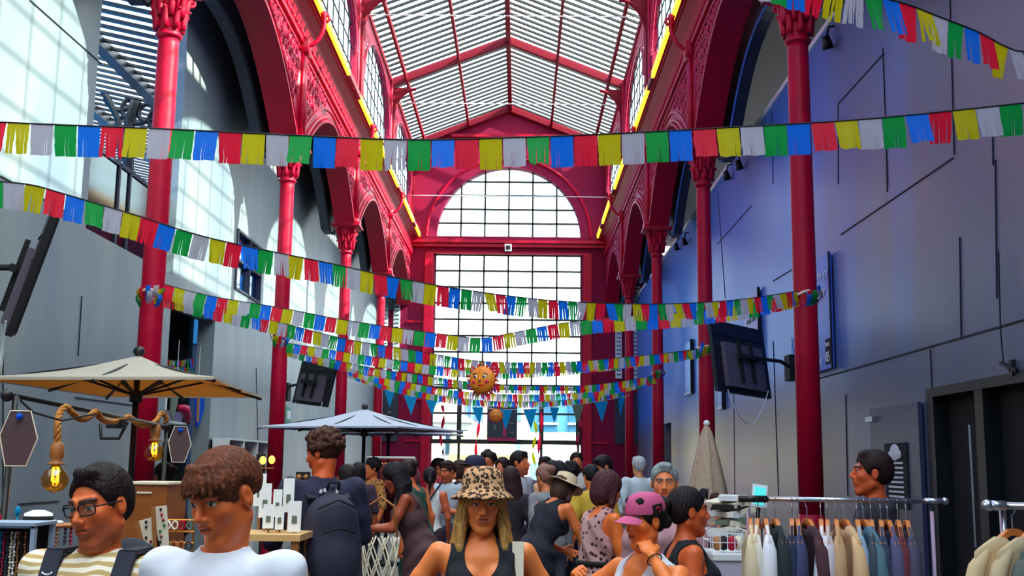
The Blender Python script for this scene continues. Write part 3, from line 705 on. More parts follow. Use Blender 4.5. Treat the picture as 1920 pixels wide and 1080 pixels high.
# papier-mache suns
def sun_face(loc, r, rz, label, s=1):
    t = thing('sun_lantern', label, 'decoration', loc, rz); t.scale = (r, r, r)
    of = mat('sun_orange_%d' % s, (238, 116, 20), 0.5, noise=((225, 150, 30), 2.2, 0.2)); rr = mat('sun_ray_red_%d' % s, (196, 30, 26), 0.5)
    m = MB(); n, k_ = 28, 16; vs = []
    for i in range(k_+1):
        th = math.pi*i/k_
        for k in range(n):
            ph = 2*math.pi*k/n; x = math.sin(th)*math.cos(ph); z = math.sin(th)*math.sin(ph); y = -math.cos(th)
            d = 0.35 if y < 0 else 0.12
            vs.append((x*0.95, y*d*1.3, z*0.95))
    m.add(vs, [(i*n+k, (i+1)*n+k, (i+1)*n+(k+1)%n, i*n+(k+1)%n) for i in range(k_) for k in range(n)]); m.build('face', of, t, True)
    for k in range(20):
        a = 2*math.pi*k/20; m = MB(); L = 0.38 if k % 2 else 0.28
        bd = 0.12*(1 if k % 2 else -1); c, s_ = math.cos(a), math.sin(a)
        m.tube([(0.82*c, 0.02, 0.82*s_), (1.0*c, 0, 1.0*s_), ((0.95+L*0.6)*math.cos(a+bd*0.5), 0, (0.95+L*0.6)*math.sin(a+bd*0.5)), ((0.95+L)*math.cos(a+bd), 0, (0.95+L)*math.sin(a+bd))], [0.13, 0.11, 0.06, 0.01], 8); m.build('sun_ray', rr, t, True)
    for sx_ in (-1, 1):
        m = MB(); m.ball((sx_*0.32-0.05, -0.4, 0.22), (0.15, 0.06, 0.1)); m.build('eye', 'white', t, True)
        m = MB(); m.ball((sx_*0.32-0.08, -0.45, 0.22), (0.07, 0.03, 0.08)); m.build('pupil', 'blackm', t, True)
        m = MB(); m.tube([(sx_*0.32-0.05+0.2*math.cos(a), -0.37, 0.32+0.12*math.sin(a)) for a in [math.pi*q/8 for q in range(9)]], 0.03, 6); m.build('brow', 'blackm', t, True)
        m = MB(); m.ball((sx_*0.42-0.02, -0.34, -0.12), (0.2, 0.1, 0.16)); m.build('cheek', mat('cheek_red', (230, 40, 60), 0.5), t, True)
    m = MB(); m.tube([(-0.02, -0.44, 0.2), (-0.04, -0.52, 0.0), (-0.02, -0.5, -0.06)], [0.05, 0.09, 0.1], 8); m.build('nose', of, t, True)
    m = MB(); m.tube([(0.4*math.sin(a), -0.43+0.1*abs(math.sin(a)), -0.22-0.16*math.cos(a)) for a in [(-1+q/6)*1.1 for q in range(13)]], [0.02]+[0.045]*11+[0.02], 6); m.build('mouth', 'red', t, True)
    for q in range(5):
        m = MB(); m.tube([(-0.35+0.1*q, -0.40+0.02*q, -0.5-0.03*q), (0.15+0.08*q, -0.36, -0.42+0.1*q), (0.62+0.02*q, -0.18, -0.2+0.14*q)], 0.025, 6); m.build('fold', mat('sun_gold', (238, 180, 60), 0.5), t, True)
    m = MB(); m.tube([(0, 0, 0.95), (0, 0, 2.3)], 0.012, 5); m.build('hanging_thread', 'seam', t)
sun_face(atY(905, 713, D1-0.1), 0.145, -0.35, 'large orange papier-mache sun face with red rays hanging in the middle', 1)
sun_face(atY(930, 779, 25.8), 0.15, 0.0, 'small orange smiling sun face hanging near the dark sign', 2)
# ---------------------------------------------------------------- furniture, stalls, screens
def text(s, size, loc, rot, mt, parent, name='lettering', align='LEFT'):
    c = bpy.data.curves.new(name, 'FONT'); c.body = s; c.size = size; c.extrude = 0.002; c.align_x = align
    c.materials.append(MT[mt] if isinstance(mt, str) else mt)
    f = bpy.data.objects.new(name, c); COL.objects.link(f); bpy.context.view_layer.update()
    me = bpy.data.meshes.new_from_object(f.evaluated_get(bpy.context.evaluated_depsgraph_get())); bpy.data.objects.remove(f)
    o = bpy.data.objects.new(name, me); COL.objects.link(o); o.location = loc; o.rotation_euler = rot; o.parent = parent; return o
# ---- posters on the right wall (local frame: x runs along the wall away from the viewer, screen normal faces the nave)
def on_wall(o, side): o.rotation_euler = (0, 0, R(90) if side < 0 else R(-90))
t = thing('wall_poster', 'blue-violet hall poster marked 05 on the right wall behind the nearest column', 'poster', (WX-0.03, 14.0, 3.5)); on_wall(t, 1)
# local +X after -90 deg = world -Y (towards viewer); keep text reading left to right from the nave
t.location = atX(1535, 592, WX-0.035)
pm = mat('poster_violet', (66, 74, 190), 0.4, noise=((50, 130, 235), 1.2, 0.2))
m = MB(); m.box((0, 0, 0), (1.15, 0.03, 1.36)); m.build('board', pm, t); m = MB(); m.box((0.57, -0.016, 0), (0.03, 0.015, 1.38)); m.build('edge', 'blackm', t)
for s_, z, x, sz in (('enjoy the joy', 0.42, 0.5, 0.16), ('together', 0.2, 0.38, 0.16)): text(s_, sz, (x, -0.02, z), (R(90),0,0), 'white', t, align='RIGHT')
m = MB(); m.box((0.43, -0.018, -0.48), (0.2, 0.008, 0.3)); m.build('number_plate', 'blackm', t)
text('05', 0.17, (0.43, -0.025, -0.6), (R(90),0,0), 'white', t, align='CENTER'); text('SALA', 0.07, (0.43, -0.025, -0.42), (R(90),0,0), 'white', t, align='CENTER'); text('H:C', 0.09, (0.1, -0.02, -0.6), (R(90),0,0), 'white', t, align='CENTER')
t = thing('wall_poster', 'pale blue framed notice with lines of text above the right-hand screen', 'poster', (0,0,0)); on_wall(t, 1); t.location = atX(1411, 640, WX-0.03)
m = MB(); m.box((0, 0, 0), (1.1, 0.03, 1.5)); m.build('sheet', mat('pale_blue_sheet', (190, 205, 245), 0.5), t); m = MB(); m.box((0.56, -0.01, 0), (0.04, 0.04, 1.55)); m.build('edge', 'blackm', t)
m = MB()
for k in range(6):
    z = 0.55-k*0.22
    for x0, x1 in ((-0.3, -0.05+0.05*(k%3)), (0.06+0.05*(k%3), 0.35)): m.box(((x0+x1)/2, -0.02, z), (x1-x0, 0.008, 0.06))
o = m.build('text_lines', 'dark', t)
for lab, x, y, w_, h_ in (('tall light blue panel beside the second right column', 1352, 700, 0.5, 1.25), ('light blue panel between the second and third right columns', 1292, 690, 0.9, 1.1)):
    t = thing('wall_panel', lab, 'panel', (0,0,0)); on_wall(t, 1); t.location = atX(x, y, WX-0.03)
    m = MB(); m.box((0,0,0), (w_, 0.04, h_)); m.build('panel_face', mat('light_blue_panel', (96, 172, 240), 0.3), t); m = MB(); m.box((w_/2, -0.01, 0), (0.05, 0.06, h_+0.06)); m.build('dark_trim', 'blackm', t)  # black trim along one side of the panel
    m = MB(); m.box((0, -0.01, -h_/2), (w_, 0.06, 0.05)); m.build('bottom_trim', 'white', t)
# dark doorway further down the right wall with notices
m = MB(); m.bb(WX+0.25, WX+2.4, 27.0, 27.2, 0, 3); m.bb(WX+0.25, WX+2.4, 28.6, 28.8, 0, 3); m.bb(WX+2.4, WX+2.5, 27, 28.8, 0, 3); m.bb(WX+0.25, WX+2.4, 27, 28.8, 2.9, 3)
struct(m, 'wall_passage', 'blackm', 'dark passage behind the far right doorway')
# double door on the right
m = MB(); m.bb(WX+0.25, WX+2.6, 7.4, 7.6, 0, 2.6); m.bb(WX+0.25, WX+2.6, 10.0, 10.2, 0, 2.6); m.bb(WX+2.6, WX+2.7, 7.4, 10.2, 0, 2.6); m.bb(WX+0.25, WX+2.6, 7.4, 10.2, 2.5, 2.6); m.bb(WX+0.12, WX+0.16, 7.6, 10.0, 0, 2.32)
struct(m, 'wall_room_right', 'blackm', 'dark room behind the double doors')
t = thing('door_2', None, None, (0,0,0)); t['kind'] = 'structure'
m = MB(); m.bb(WX-0.02, WX+0.12, 8.82, 8.98, 0, 2.3); m.bb(WX-0.02, WX+0.12, 9.88, 10.05, 0, 2.36); m.bb(WX-0.03, WX+0.05, 7.3, 10.0, 2.28, 2.36); m.build('door_frame', 'black', t)
m = MB(); m.bb(WX-0.06, WX-0.02, 10.15, 11.55, 0.02, 2.25); m.build('open_leaf', mat('door_slate', (58, 64, 92), 0.4), t)
m = MB(); m.bb(WX-0.1, WX-0.05, 11.35, 11.58, 2.12, 2.17); m.build('door_closer', 'metal', t)
m = MB(); m.tube([(WX-0.1, 8.9, 1.05), (WX-0.1, 8.9, 2.0)], 0.012, 8); m.build('pull_bar', 'metal', t)
m = MB(); m.bb(WX-0.05, WX+0.0, 7.65, 7.9, 2.14, 2.28); m.build('door_closer', 'white', t)
t = thing('door_notice', 'black notice with a white round emblem and white stripes on the open slate door', 'sign', (0,0,0)); on_wall(t, 1); t.location = atX(1681, 892, WX-0.068)
m = MB(); m.box((0,0,0), (0.62, 0.01, 0.62)); m.build('sheet', 'blackm', t)
for k in range(8): m = MB(); m.box((0, -0.008, 0.12-k*0.045), (0.42, 0.006, 0.018)); m.build('stripe', 'white', t)
m = MB(); m.ball((0,-0.01,0.22), (0.14,0.01,0.08), 14, 8); m.ball((-0.12,-0.01,0.2), (0.06,0.01,0.04)); m.ball((0.12,-0.01,0.2), (0.06,0.01,0.04)); m.build('emblem', 'white', t)
t = thing('exit_sign', 'small green and white exit sign on the left wall under the far screen', 'sign', (0,0,0)); on_wall(t, -1); t.location = atX(538, 778, -WX+0.05)
m = MB(); m.box((0,0,0), (0.5, 0.06, 0.3)); m.build('housing', mat('exit_green', (40, 150, 120), 0.5), t); m = MB(); m.box((0,-0.035,0), (0.32, 0.012, 0.16)); m.build('pictogram', 'white', t)
# ---- flat screens on wall arms
def screen(corners, mount, label, ws=1.0):
    TL, TR, BR, BL = [Vector(c) for c in corners]; c = (TL+TR+BR+BL)/4
    u = ((TR-TL)+(BR-BL)).normalized(); v = ((TL-BL)+(TR-BR)); v = (v-u*v.dot(u)).normalized(); n = u.cross(v)   # n points to the viewed (rear) side or away
    if n.dot(Vector(CAM)-c) < 0: n = -n
    w_ = ((TR-TL).length+(BR-BL).length)/2; h_ = ((TL-BL).length+(TR-BR).length)/2
    w_ *= ws
    t = thing('wall_screen', label, 'screen', tuple(c)); rot = Matrix((u, -n, v)).transposed()
    if rot.determinant() < 0: rot = Matrix((-u, -n, v)).transposed()
    t.rotation_euler = rot.to_euler()
    L = rot.inverted() @ (Vector(mount)-c)
    m = MB(); m.box((0, 0.0, 0), (w_, 0.05, h_)); m.box((0, 0.03, 0), (w_*0.97, 0.02, h_*0.97)); m.build('housing', 'black', t)
    m = MB(); m.box((0, 0.043, 0), (w_*0.94, 0.006, h_*0.93)); m.build('display', mat('screen_glass', (20, 24, 40), 0.15), t)
    m = MB(); m.box((0, -0.05, -h_*0.12), (w_*0.72, 0.06, h_*0.62)); m.build('rear_cover', mat('rear_cover_grey', (92, 84, 100), 0.5), t)
    for z in (0.3, 0.1): m = MB(); m.box((0, -0.03, h_*z), (w_*0.92, 0.012, 0.012)); m.build('rib', 'blackm', t)
    for x in (-0.12, 0.12): m = MB(); m.box((x, -0.1, -h_*0.05), (0.035, 0.04, h_*0.6)); m.build('bracket_rail', 'blackm', t)
    m = MB(); m.bar((-0.2, -0.13, 0), (0.2, -0.13, 0), 0.05, 0.06); mid_ = Vector((0, -0.14, 0)); e = mid_.lerp(L, 0.55)+Vector((0, -0.12, 0)); m.tube([mid_, e, L], 0.024, 8); m.build('swing_arm', 'blackm', t)
    m = MB(); wx = rot.inverted(); m.box(L, (0.12, 0.3, 0.34), wx.to_3x3()); m.build('wall_plate', 'blackm', t)
    m = MB(); p0 = Vector((-w_*0.36, -0.05, -h_*0.48)); p1 = Vector((w_*0.42, -0.05, -h_*0.4)); dn = wx @ Vector((0,0,-1))
    m.tube([p0+(p1-p0)*k/16+dn*0.42*(1-(2*k/16-1)**2) for k in range(17)], 0.008, 6); m.build('cable', 'louver', t)
    m = MB(); m.tube([L+dn*-0.1, L+dn*-0.35+Vector((0.02,0,0)), L+dn*-0.42+Vector((0.0,0,0.0))], 0.008, 6); m.build('power_lead', 'louver', t)
screen([atY(1327,600,13.7), atY(1400,622,14.25), atY(1446,741,14.35), atY(1372,735,13.8)], atX(1484,690,WX-0.02), 'dark screen seen from behind, on an arm off the right wall', 1.35)
screen([atY(585,677,18.2), atY(628,687,17.7), atY(602,757,17.8), atY(548,757,18.3)], atX(537,735,-WX+0.02), 'farther screen on the left wall seen from behind, past the second column', 1.3)
screen([atY(98,405,8.8), atY(99,405,7.8), atY(20,624,7.8), atY(13,622,8.8)], (-WX+0.02, 8.0, 2.95), 'near screen on the left wall, seen edge-on at the picture edge')
# ---- spotlights on the top edge of the right wall
for k, (x, y) in enumerate(((1550,78),(1385,308),(1362,328),(1283,452),(1268,462))):
    p = atX(x, y, WX-0.1); t = thing('spotlight', 'small black spotlight on the right wall top, number %s from the viewer' % ('one','two','three','four','five')[k], 'light', tuple(p), 0, 'spotlights along the right wall top')
    t['label'] = ('nearest','second nearest','middle','second farthest','farthest')[k]+' black spotlight clipped to the right wall top'
    m = MB(); m.lathe([(0.0,0.07),(0.045,0.07),(0.07,-0.09),(0.06,-0.09),(0.0,-0.06)], (0,0,0), 14, Euler((0.3,-0.3,0)).to_matrix()); m.build('lamp_head', 'black', t, True)
    m = MB(); m.tube([(0,0,0.06), (0.03,0,0.18), (0.12,0,0.2)], 0.015, 6); m.build('bracket', 'black', t)
# ---- parasols
def parasol(corners, apex, label, canv, under, pole_top, ribs=True, foot=0.0):
    c = Vector(apex); t = thing('parasol', label, 'parasol', (c.x, c.y, 0)); C4 = [Vector(p)-Vector((c.x,c.y,0)) for p in corners]; ap = Vector((0,0,c.z))
    m = MB(); N = 10; Q = []
    vs = []; fs = []
    for q in range(4):
        a, b = C4[q], C4[(q+1)%4]
        n0 = len(vs)
        for i in range(N+1):
            for j in range(N+1):
                r_ = i/N; e = a.lerp(b, j/N); sag = 0.012*math.sin(math.pi*j/N)*r_*r_
                p = ap.lerp(e, r_); p.z -= 0.06*math.sin(math.pi*r_)*0.6; p = p+(ap-e)*0.0; p.z += 0.0
                ctr = (a+b)/2; p -= (Vector((ctr.x, ctr.y, 0)).normalized())*sag; vs.append(p)
        fs += [(n0+i*(N+1)+j, n0+(i+1)*(N+1)+j, n0+(i+1)*(N+1)+j+1, n0+i*(N+1)+j+1) for i in range(N) for j in range(N)]
    m.add(vs, fs); m.build('canopy', canv, t, True)
    m = MB(); m.add([v-Vector((0,0,0.012)) for v in vs], fs); m.build('canopy_lining', under, t, True)
    m = MB()
    for q in range(4):
        a, b = C4[q], C4[(q+1)%4]; ctr = (a+b)/2; inn = Vector((ctr.x,ctr.y,0)).normalized()
        P = [a.lerp(b, j/N)-inn*0.012*math.sin(math.pi*j/N) for j in range(N+1)]
        m.add(P+[p-Vector((0,0,0.022)) for p in P], [(j, j+1, N+2+j, N+1+j) for j in range(N)])
    m.build('valance', canv, t)
    hub = Vector((0,0,c.z-0.32))
    for q in range(8):
        e = C4[q//2] if q % 2 == 0 else (C4[q//2]+C4[(q//2+1)%4])/2
        m = MB(); m.bar(ap-Vector((0,0,0.04)), e-Vector((0,0,0.03)) , 0.018, 0.022); mid_ = ap.lerp(e, 0.5)-Vector((0,0,0.05)); m.bar(hub, mid_, 0.016); m.build('rib', 'black', t)
    m = MB(); m.tube([(0,0,0.05), (0,0,c.z)], 0.024, 12); m.build('pole', 'black', t, True); m = MB(); m.tube([hub-Vector((0,0,0.05)), hub+Vector((0,0,0.04))], 0.05, 12); m.build('hub', 'black', t, True)
    m = MB(); m.ball((0,0,c.z+0.03), 0.045); m.build('finial', 'black', t, True)
    m = MB(); m.lathe([(0.3,0),(0.3,0.05),(0.05,0.08),(0.04,0.3)], (0,0,0), 24); m.build('base', 'black', t, True)
    return t
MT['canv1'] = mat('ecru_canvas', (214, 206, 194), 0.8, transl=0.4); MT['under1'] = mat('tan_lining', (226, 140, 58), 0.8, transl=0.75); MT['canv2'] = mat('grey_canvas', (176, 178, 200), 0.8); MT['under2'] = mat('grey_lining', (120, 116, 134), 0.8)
h1 = 2.215
cc = [atZ(-45,706,h1), atZ(402,706,h1), atZ(490,742,h1), atZ(200,741,h1)]; ctr = sum(cc, Vector())/4
parasol(cc, (atY(258, 700, ctr.y).x, ctr.y, h1+0.25), 'large ecru parasol with tan lining over the left stall', 'canv1', 'under1', 2.5)
ctr = atY(683, 767, 15.2); ctr.x = atY(683, 800, 15.2).x
C2_ = [Vector((ctr.x+1.45*math.cos(a), ctr.y+1.45*math.sin(a), 2.1)) for a in (R(205), R(295), R(25), R(115))]
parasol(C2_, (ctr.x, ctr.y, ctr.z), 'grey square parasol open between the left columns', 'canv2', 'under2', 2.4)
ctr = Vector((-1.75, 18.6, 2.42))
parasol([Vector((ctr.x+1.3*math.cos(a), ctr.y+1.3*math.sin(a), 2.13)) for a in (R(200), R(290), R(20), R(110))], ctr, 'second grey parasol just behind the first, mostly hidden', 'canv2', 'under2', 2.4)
p = atY(1325, 798, 10.2); t = thing('folded_parasol', 'folded beige parasol standing closed by the second right column', 'parasol', (p.x, p.y, 0))
m = MB(); n = 40; prof = [(0.02,p.z),(0.05,p.z-0.08),(0.1,p.z-0.3),(0.15,p.z-0.55),(0.19,p.z-0.85),(0.17,p.z-1.1),(0.05,p.z-1.12)]; vs = []
for r_, z in prof:
    for k in range(n): a = 2*math.pi*k/n; q = r_*(1+0.16*(1 if k % 5 == 0 else -0.4 if k % 5 == 2 else 0.1)); vs.append((q*math.cos(a), q*math.sin(a), z))
m.add(vs, [(i*n+k, i*n+(k+1)%n, (i+1)*n+(k+1)%n, (i+1)*n+k) for i in range(len(prof)-1) for k in range(n)]); m.build('folded_canopy', mat('beige_canvas', (206, 184, 160), 0.8, noise=((170,140,120), 20, 0.2), stretch=(8,8,0.5)), t, True)
m = MB(); m.tube([(0,0,0.05),(0,0,p.z)], 0.022, 10); m.build('pole', 'wood', t); m = MB(); m.box((0,0,0.03), (0.45,0.45,0.06)); m.build('base', 'black', t); m = MB(); m.ball((0,0,p.z+0.02), 0.03); m.build('finial', 'white', t, True)
# ---- clothes rails
def garment(c1, w_=0.42, th=0.035, L=0.72, seed=0, sleeves=True, open_=0.0):
    """shirt in its own YZ plane: hanger hook at origin"""
    rnd = random.Random(seed); m = MB(); NU, NV = 14, 16; vs = []
    for side in (-1, 1):
        for j in range(NV+1):
            v = j/NV
            for i in range(NU+1):
                u = -1+2*i/NU
                hw = w_/2
                y = u*hw; top_ = -0.04-0.09*abs(u)**1.15-(0.055*(1-(abs(u)/0.33)**2) if abs(u) < 0.33 else 0); z = top_-v*(L+top_*0.5)
                x = side*th*(0.35+0.65*min(1, v*3))*math.sqrt(max(0.02, 1-u*u))*(1+0.25*math.sin(u*9+seed)*v)+0.01*math.sin(v*5+seed+u*3)*v
                vs.append((x, y, z))
    W = NU+1; B_ = W*(NV+1)
    fs = [(j*W+i, j*W+i+1, (j+1)*W+i+1, (j+1)*W+i) for j in range(NV) for i in range(NU)]
    fs += [tuple(B_+q for q in f[::-1]) for f in fs]
    fs += [(i, B_+i, B_+i+1, i+1) for i in range(NU)]+[(NV*W+i, NV*W+i+1, B_+NV*W+i+1, B_+NV*W+i) for i in range(NU)]
    fs += [(j*W, (j+1)*W, B_+(j+1)*W, B_+j*W) for j in range(NV)]+[(j*W+NU, B_+j*W+NU, B_+(j+1)*W+NU, (j+1)*W+NU) for j in range(NV)]
    m.add(vs, fs)
    if sleeves:
        for s_ in (-1, 1):
            m.tube([(0.0, s_*(w_/2-0.07), -0.125), (0.0, s_*(w_/2-0.01), -0.19), (0.008*s_, s_*(w_/2+0.025), -0.32), (0.006, s_*(w_/2+0.03), -0.56)], [0.018, 0.034, 0.042, 0.044], 10)
    return m
def hanger_mb():
    m = MB(); pts = [(0, -0.19, -0.16), (0, -0.12, -0.113), (0, -0.03, -0.058), (0, 0.03, -0.058), (0, 0.12, -0.113), (0, 0.19, -0.16)]
    for a, b in zip(pts[:-1], pts[1:]): m.bar(a, b, 0.026, 0.02, up=(1,0,0))
    return m
def hook_mb():
    m = MB(); m.tube([(0,0,-0.05),(0,0,-0.01)]+[(0, 0.022*math.sin(a), 0.012+0.022-0.022*math.cos(a)+0.0) for a in [k*0.45 for k in range(10)]], 0.003, 6); return m
MT['hangwood'] = mat('hanger_wood', (224, 130, 62), 0.4)
_hm = hanger_mb().build('h0', 'hangwood'); _hk = hook_mb().build('k0', 'metal'); HME, KME = _hm.data, _hk.data; bpy.data.objects.remove(_hm); bpy.data.objects.remove(_hk)
def shirt(x, y, z, rz, c, label, group, w_=0.42, th=0.03, L=0.72, seed=0, mark=False, sx=1.0):
    t = thing('hanging_shirt', label, 'shirt', (x, y, z-0.048), rz, group)
    garment(c, w_, th, L, seed).build('garment', mat('shirt_%d_%d_%d' % c, c, 0.9, bump=0.2, bscale=12), t, True)
    for nm, me in (('hanger', HME), ('hook', KME)):
        o = bpy.data.objects.new(nm, me); COL.objects.link(o); o.parent = t
    if mark: text('N', 0.1, (-th-0.02, 0.0, -0.45), (R(90), 0, R(-90)), 'pgrey', t)
    return t
RY = 5.6; z0 = atY(1575, 935, RY).z
a = atY(1385, 935, RY); b = atY(1772, 940, RY); zr = (a.z+b.z)/2
t = thing('clothes_rail', 'long white clothes rail packed with folded-arm shirts, in front of the right door', 'clothes rail', (a.x, RY, 0)); t['label'] = 'long white clothes rail full of shirts on wooden hangers, right of centre'; W_ = b.x-a.x
m = MB(); m.tube([(0.14,0,zr),(W_-0.1,0,zr)], 0.012, 12); m.build('rail', 'metal', t, True)
m = MB(); m.tube([(0,0,zr),(0.14,0,zr)], 0.017, 12); m.build('end_sleeve', 'black', t, True); m = MB(); m.tube([(W_-0.1,0,zr),(W_,0,zr)], 0.014, 12); m.ball((W_,0,zr), 0.019); m.build('end_sleeve', 'metal', t, True)
for x in (0.05, W_-0.06): m = MB(); m.tube([(x,0.02,0.1),(x,0.02,zr-0.05)], 0.009, 10); m.build('post', mat('post_pink', (206, 170, 196), 0.4), t, True); 
for x in (0.05, W_-0.06): m = MB(); m.bar((x,-0.28,0.06),(x,0.3,0.06), 0.04); m.build('foot', 'metal', t)
sh = [(1405,(226,206,168),'cream'),(1420,(238,230,214),'off-white'),(1434,(232,230,238),'white'),(1452,(28,40,46),'dark bottle green'),(1484,(30,42,72),'navy'),(1494,(60,66,104),'slate blue'),(1512,(74,42,50),'dark brown'),(1538,(234,232,240),'bright white'),(1550,(208,196,204),'pale mauve'),
      (1566,(196,158,118),'tan'),(1582,(222,182,136),'sand'),(1606,(150,178,204),'powder blue'),(1618,(84,118,134),'teal grey'),(1632,(56,68,80),'dark grey green'),(1650,(54,66,92),'steel blue'),(1663,(82,80,116),'purple grey'),(1682,(108,44,52),'maroon'),(1698,(74,72,96),'dusky violet')]
for k, (px, c, nm) in enumerate(sh):
    p = atY(px, 935, RY); wide_ = nm in ('dark bottle green', 'dark brown', 'sand', 'teal grey')
    shirt(p.x, RY, zr, R(random.Random(k).uniform(-5, 5)+(14 if wide_ else 0)-12), c, '%s shirt on a wooden hanger on the long white rail' % nm, 'shirts on the long rail', th=0.034 if wide_ else 0.022, seed=k, mark=(nm == 'dark brown'), L=0.74)
RY2 = 4.7; a = atY(1852, 948, RY2); zr = a.z
t = thing('clothes_rail', 'short clothes rail with broad-shouldered shirts at the right edge', 'clothes rail', (a.x, RY2, 0), R(-12)); m = MB(); m.tube([(0.0,0,zr),(1.1,0,zr)], 0.015, 12); m.build('rail', 'metal', t, True)
m = MB(); m.ball((0,0,zr), 0.026); m.tube([(0,0,zr),(0.07,0,zr)], 0.022, 10); m.build('end_cap', 'metal', t, True)
for x in (0.06, 1.05): m = MB(); m.tube([(x,0.02,0.1),(x,0.02,zr)], 0.014, 10); m.build('post', 'metal', t, True); m = MB(); m.bar((x,-0.28,0.06),(x,0.3,0.06), 0.04); m.build('foot', 'metal', t)
for k, (c, nm) in enumerate((((226,196,150),'pale tan'),((216,190,150),'light sand'),((104,112,106),'moss grey'),((50,44,66),'dark plum'),((150,96,100),'dusty rose'),((226,228,240),'white'),((120,140,206),'periwinkle'))):
    q = 0.09+k*0.085; ca, sa = math.cos(R(-12)), math.sin(R(-12))
    shirt(a.x+q*ca, RY2+q*sa, zr, R(-62), c, '%s shirt on the short rail at the right edge' % nm, 'shirts on the short rail', w_=0.46, th=0.04, seed=k+40)
# folded clothes heap, wire basket and white plinth behind
p = atY(1362, 1040, 6.3); t = thing('white_plinth', 'white plinth carrying the wire basket, left of the long rail', 'table', (p.x, 6.3, 0)); m = MB(); m.box((0,0,p.z/2), (0.2*1.0,0.4,p.z)); m.build('plinth_body', mat('lilac_white', (196,190,214), 0.6), t); m = MB(); m.box((0,0,p.z), (0.22,0.42,0.03)); m.build('plinth_top', 'white', t)
bz = p.z+0.015
t = thing('wire_basket', 'white wire basket of small goods on the white plinth', 'basket', (p.x, 6.3, bz)); m = MB()
for z in (0.005, 0.06, 0.12): m.tube([(-0.1,-0.15,z),(0.1,-0.15,z),(0.1,0.15,z),(-0.1,0.15,z)], 0.004, 5, closed=True)
for k in range(6): 
    for y in (-0.15, 0.15): m.tube([(-0.1+0.04*k,y,0.005),(-0.1+0.04*k,y,0.12)], 0.003, 5)
m.build('wire_frame', 'white', t)
for k, c in enumerate(('wood', 'blackm', 'iron', 'cream')): m = MB(); m.ball((-0.06+0.04*k, -0.06+0.03*(k%2), 0.05), (0.03,0.04,0.04)); m.build('packed_item', c, t, True)
p = atY(1368, 975, 6.75); t = thing('clothes_heap', 'heap of cream and white folded garments beside the crouching visitor', 'clothing', (p.x, 6.75, 0)); rnd = random.Random(4)
m = MB(); m.box((0,0,0.58), (0.35,0.4,1.16)); m.build('stand', 'white', t)
for k in range(12):
    z = 1.18+k*0.026; m = MB(); m.box((rnd.uniform(-0.03,0.03), 0, z), (0.24-0.008*k, 0.3, 0.03), Euler((0,rnd.uniform(-0.25,0.25),rnd.uniform(-0.6,0.6))).to_matrix()); m.build('folded_garment', ('cream','white','pgrey','blackm')[(k*3)%4 if k%5 else 0], t)
t = thing('payment_tablet', 'small white tablet with a teal display standing by the long rail', 'tablet', tuple(atY(1424, 930, 6.4))); m = MB(); rt_ = Euler((R(-15),R(8),R(0))).to_matrix(); m.box((0,0,0), (0.085,0.014,0.13), rt_); m.build('casing', 'white', t); m = MB(); m.box((0,-0.011,0.0), (0.062,0.006,0.1), rt_); m.build('display', mat('teal_display', (90, 220, 220), 0.3, emit=(60, 190, 190), es=0.4), t)
m = MB(); m.tube([(0,0.02,-0.05),(-0.03,0.04,-0.3),(-0.03,0.04,-1.4)], 0.012, 8); m.build('stand_pole', 'blackm', t)
t = thing('picture_frame', 'small framed picture on the right wall behind the folded parasol', 'picture', tuple(atX(1302, 885, WX-0.03))); on_wall(t, 1); m = MB(); m.box((0,0,0), (0.55,0.03,0.36)); m.build('frame', 'white', t); m = MB(); m.box((0,-0.018,0), (0.3,0.01,0.24)); m.build('print', 'wood', t)
# ---- left stall: lamp frame with rope, bulbs and hexagon boards
P0, P1 = atY(30, 742, 4.9), atY(312, 800, 7.1)
t = thing('lamp_stand', 'black metal stall frame with a long crossbar at the left', 'stand', (P0.x, P0.y, 0)); d = P1-Vector((P0.x,P0.y,0)); z0 = P0.z
m = MB(); m.tube([(-0.04,0,0.0),(0,0,z0)], 0.014, 10); m.build('post', 'black', t, True); m = MB(); m.tube([(0,0,z0), d], 0.012, 10); m.build('crossbar', 'black', t, True); m = MB(); m.tube([(d.x,d.y,0),(d.x,d.y,d.z)], 0.012, 10); m.build('post', 'black', t, True)
for q in ((-0.03,-0.02,z0), tuple(d)): m = MB(); m.ball(q, 0.028); m.build('knob', 'black', t, True)
m = MB(); m.tube([(0.02,0,z0-0.02),(0.06,0.05,z0-0.07),(0.13,0.2,z0-0.1),(0.2,0.4,z0-0.06)], 0.005, 6); m.build('cable', 'black', t)
m = MB(); q = d*0.6+Vector((0,0,z0*0.4)); m.box(q+Vector((0,-0.03,-0.04)), (0.1,0.05,0.05)); m.tube([q+Vector((-0.1,0,-0.04)), q+Vector((-0.08,-0.03,-0.12)), q+Vector((0.02,-0.03,-0.12)), q+Vector((0.05,0,-0.03))], 0.01, 6); m.build('clamp', 'black', t)
def ropew(pts, r, label, name='rope_lamp'):
    pass
rp = [atY(x,y,D) for x,y,D in ((108,835,5.15),(108,800,5.15),(112,775,5.2),(124,763,5.25),(136,775,5.3),(150,785,5.4),(165,783,5.5),(180,772,5.6),(187,782,5.7),(200,790,5.9),(222,789,6.2),(242,782,6.4),(258,795,6.6),(275,798,6.8),(292,790,6.95),(303,775,7.05),(312,785,7.1),(306,800,7.1),(297,797,7.05),(292,800,6.9))]
rp = curve_pts(rp); b0 = rp[0]
t = thing('rope_lamp', 'thick jute rope pendant wound along the black crossbar with glowing amber bulbs', 'lamp', tuple(b0))
m = MB()
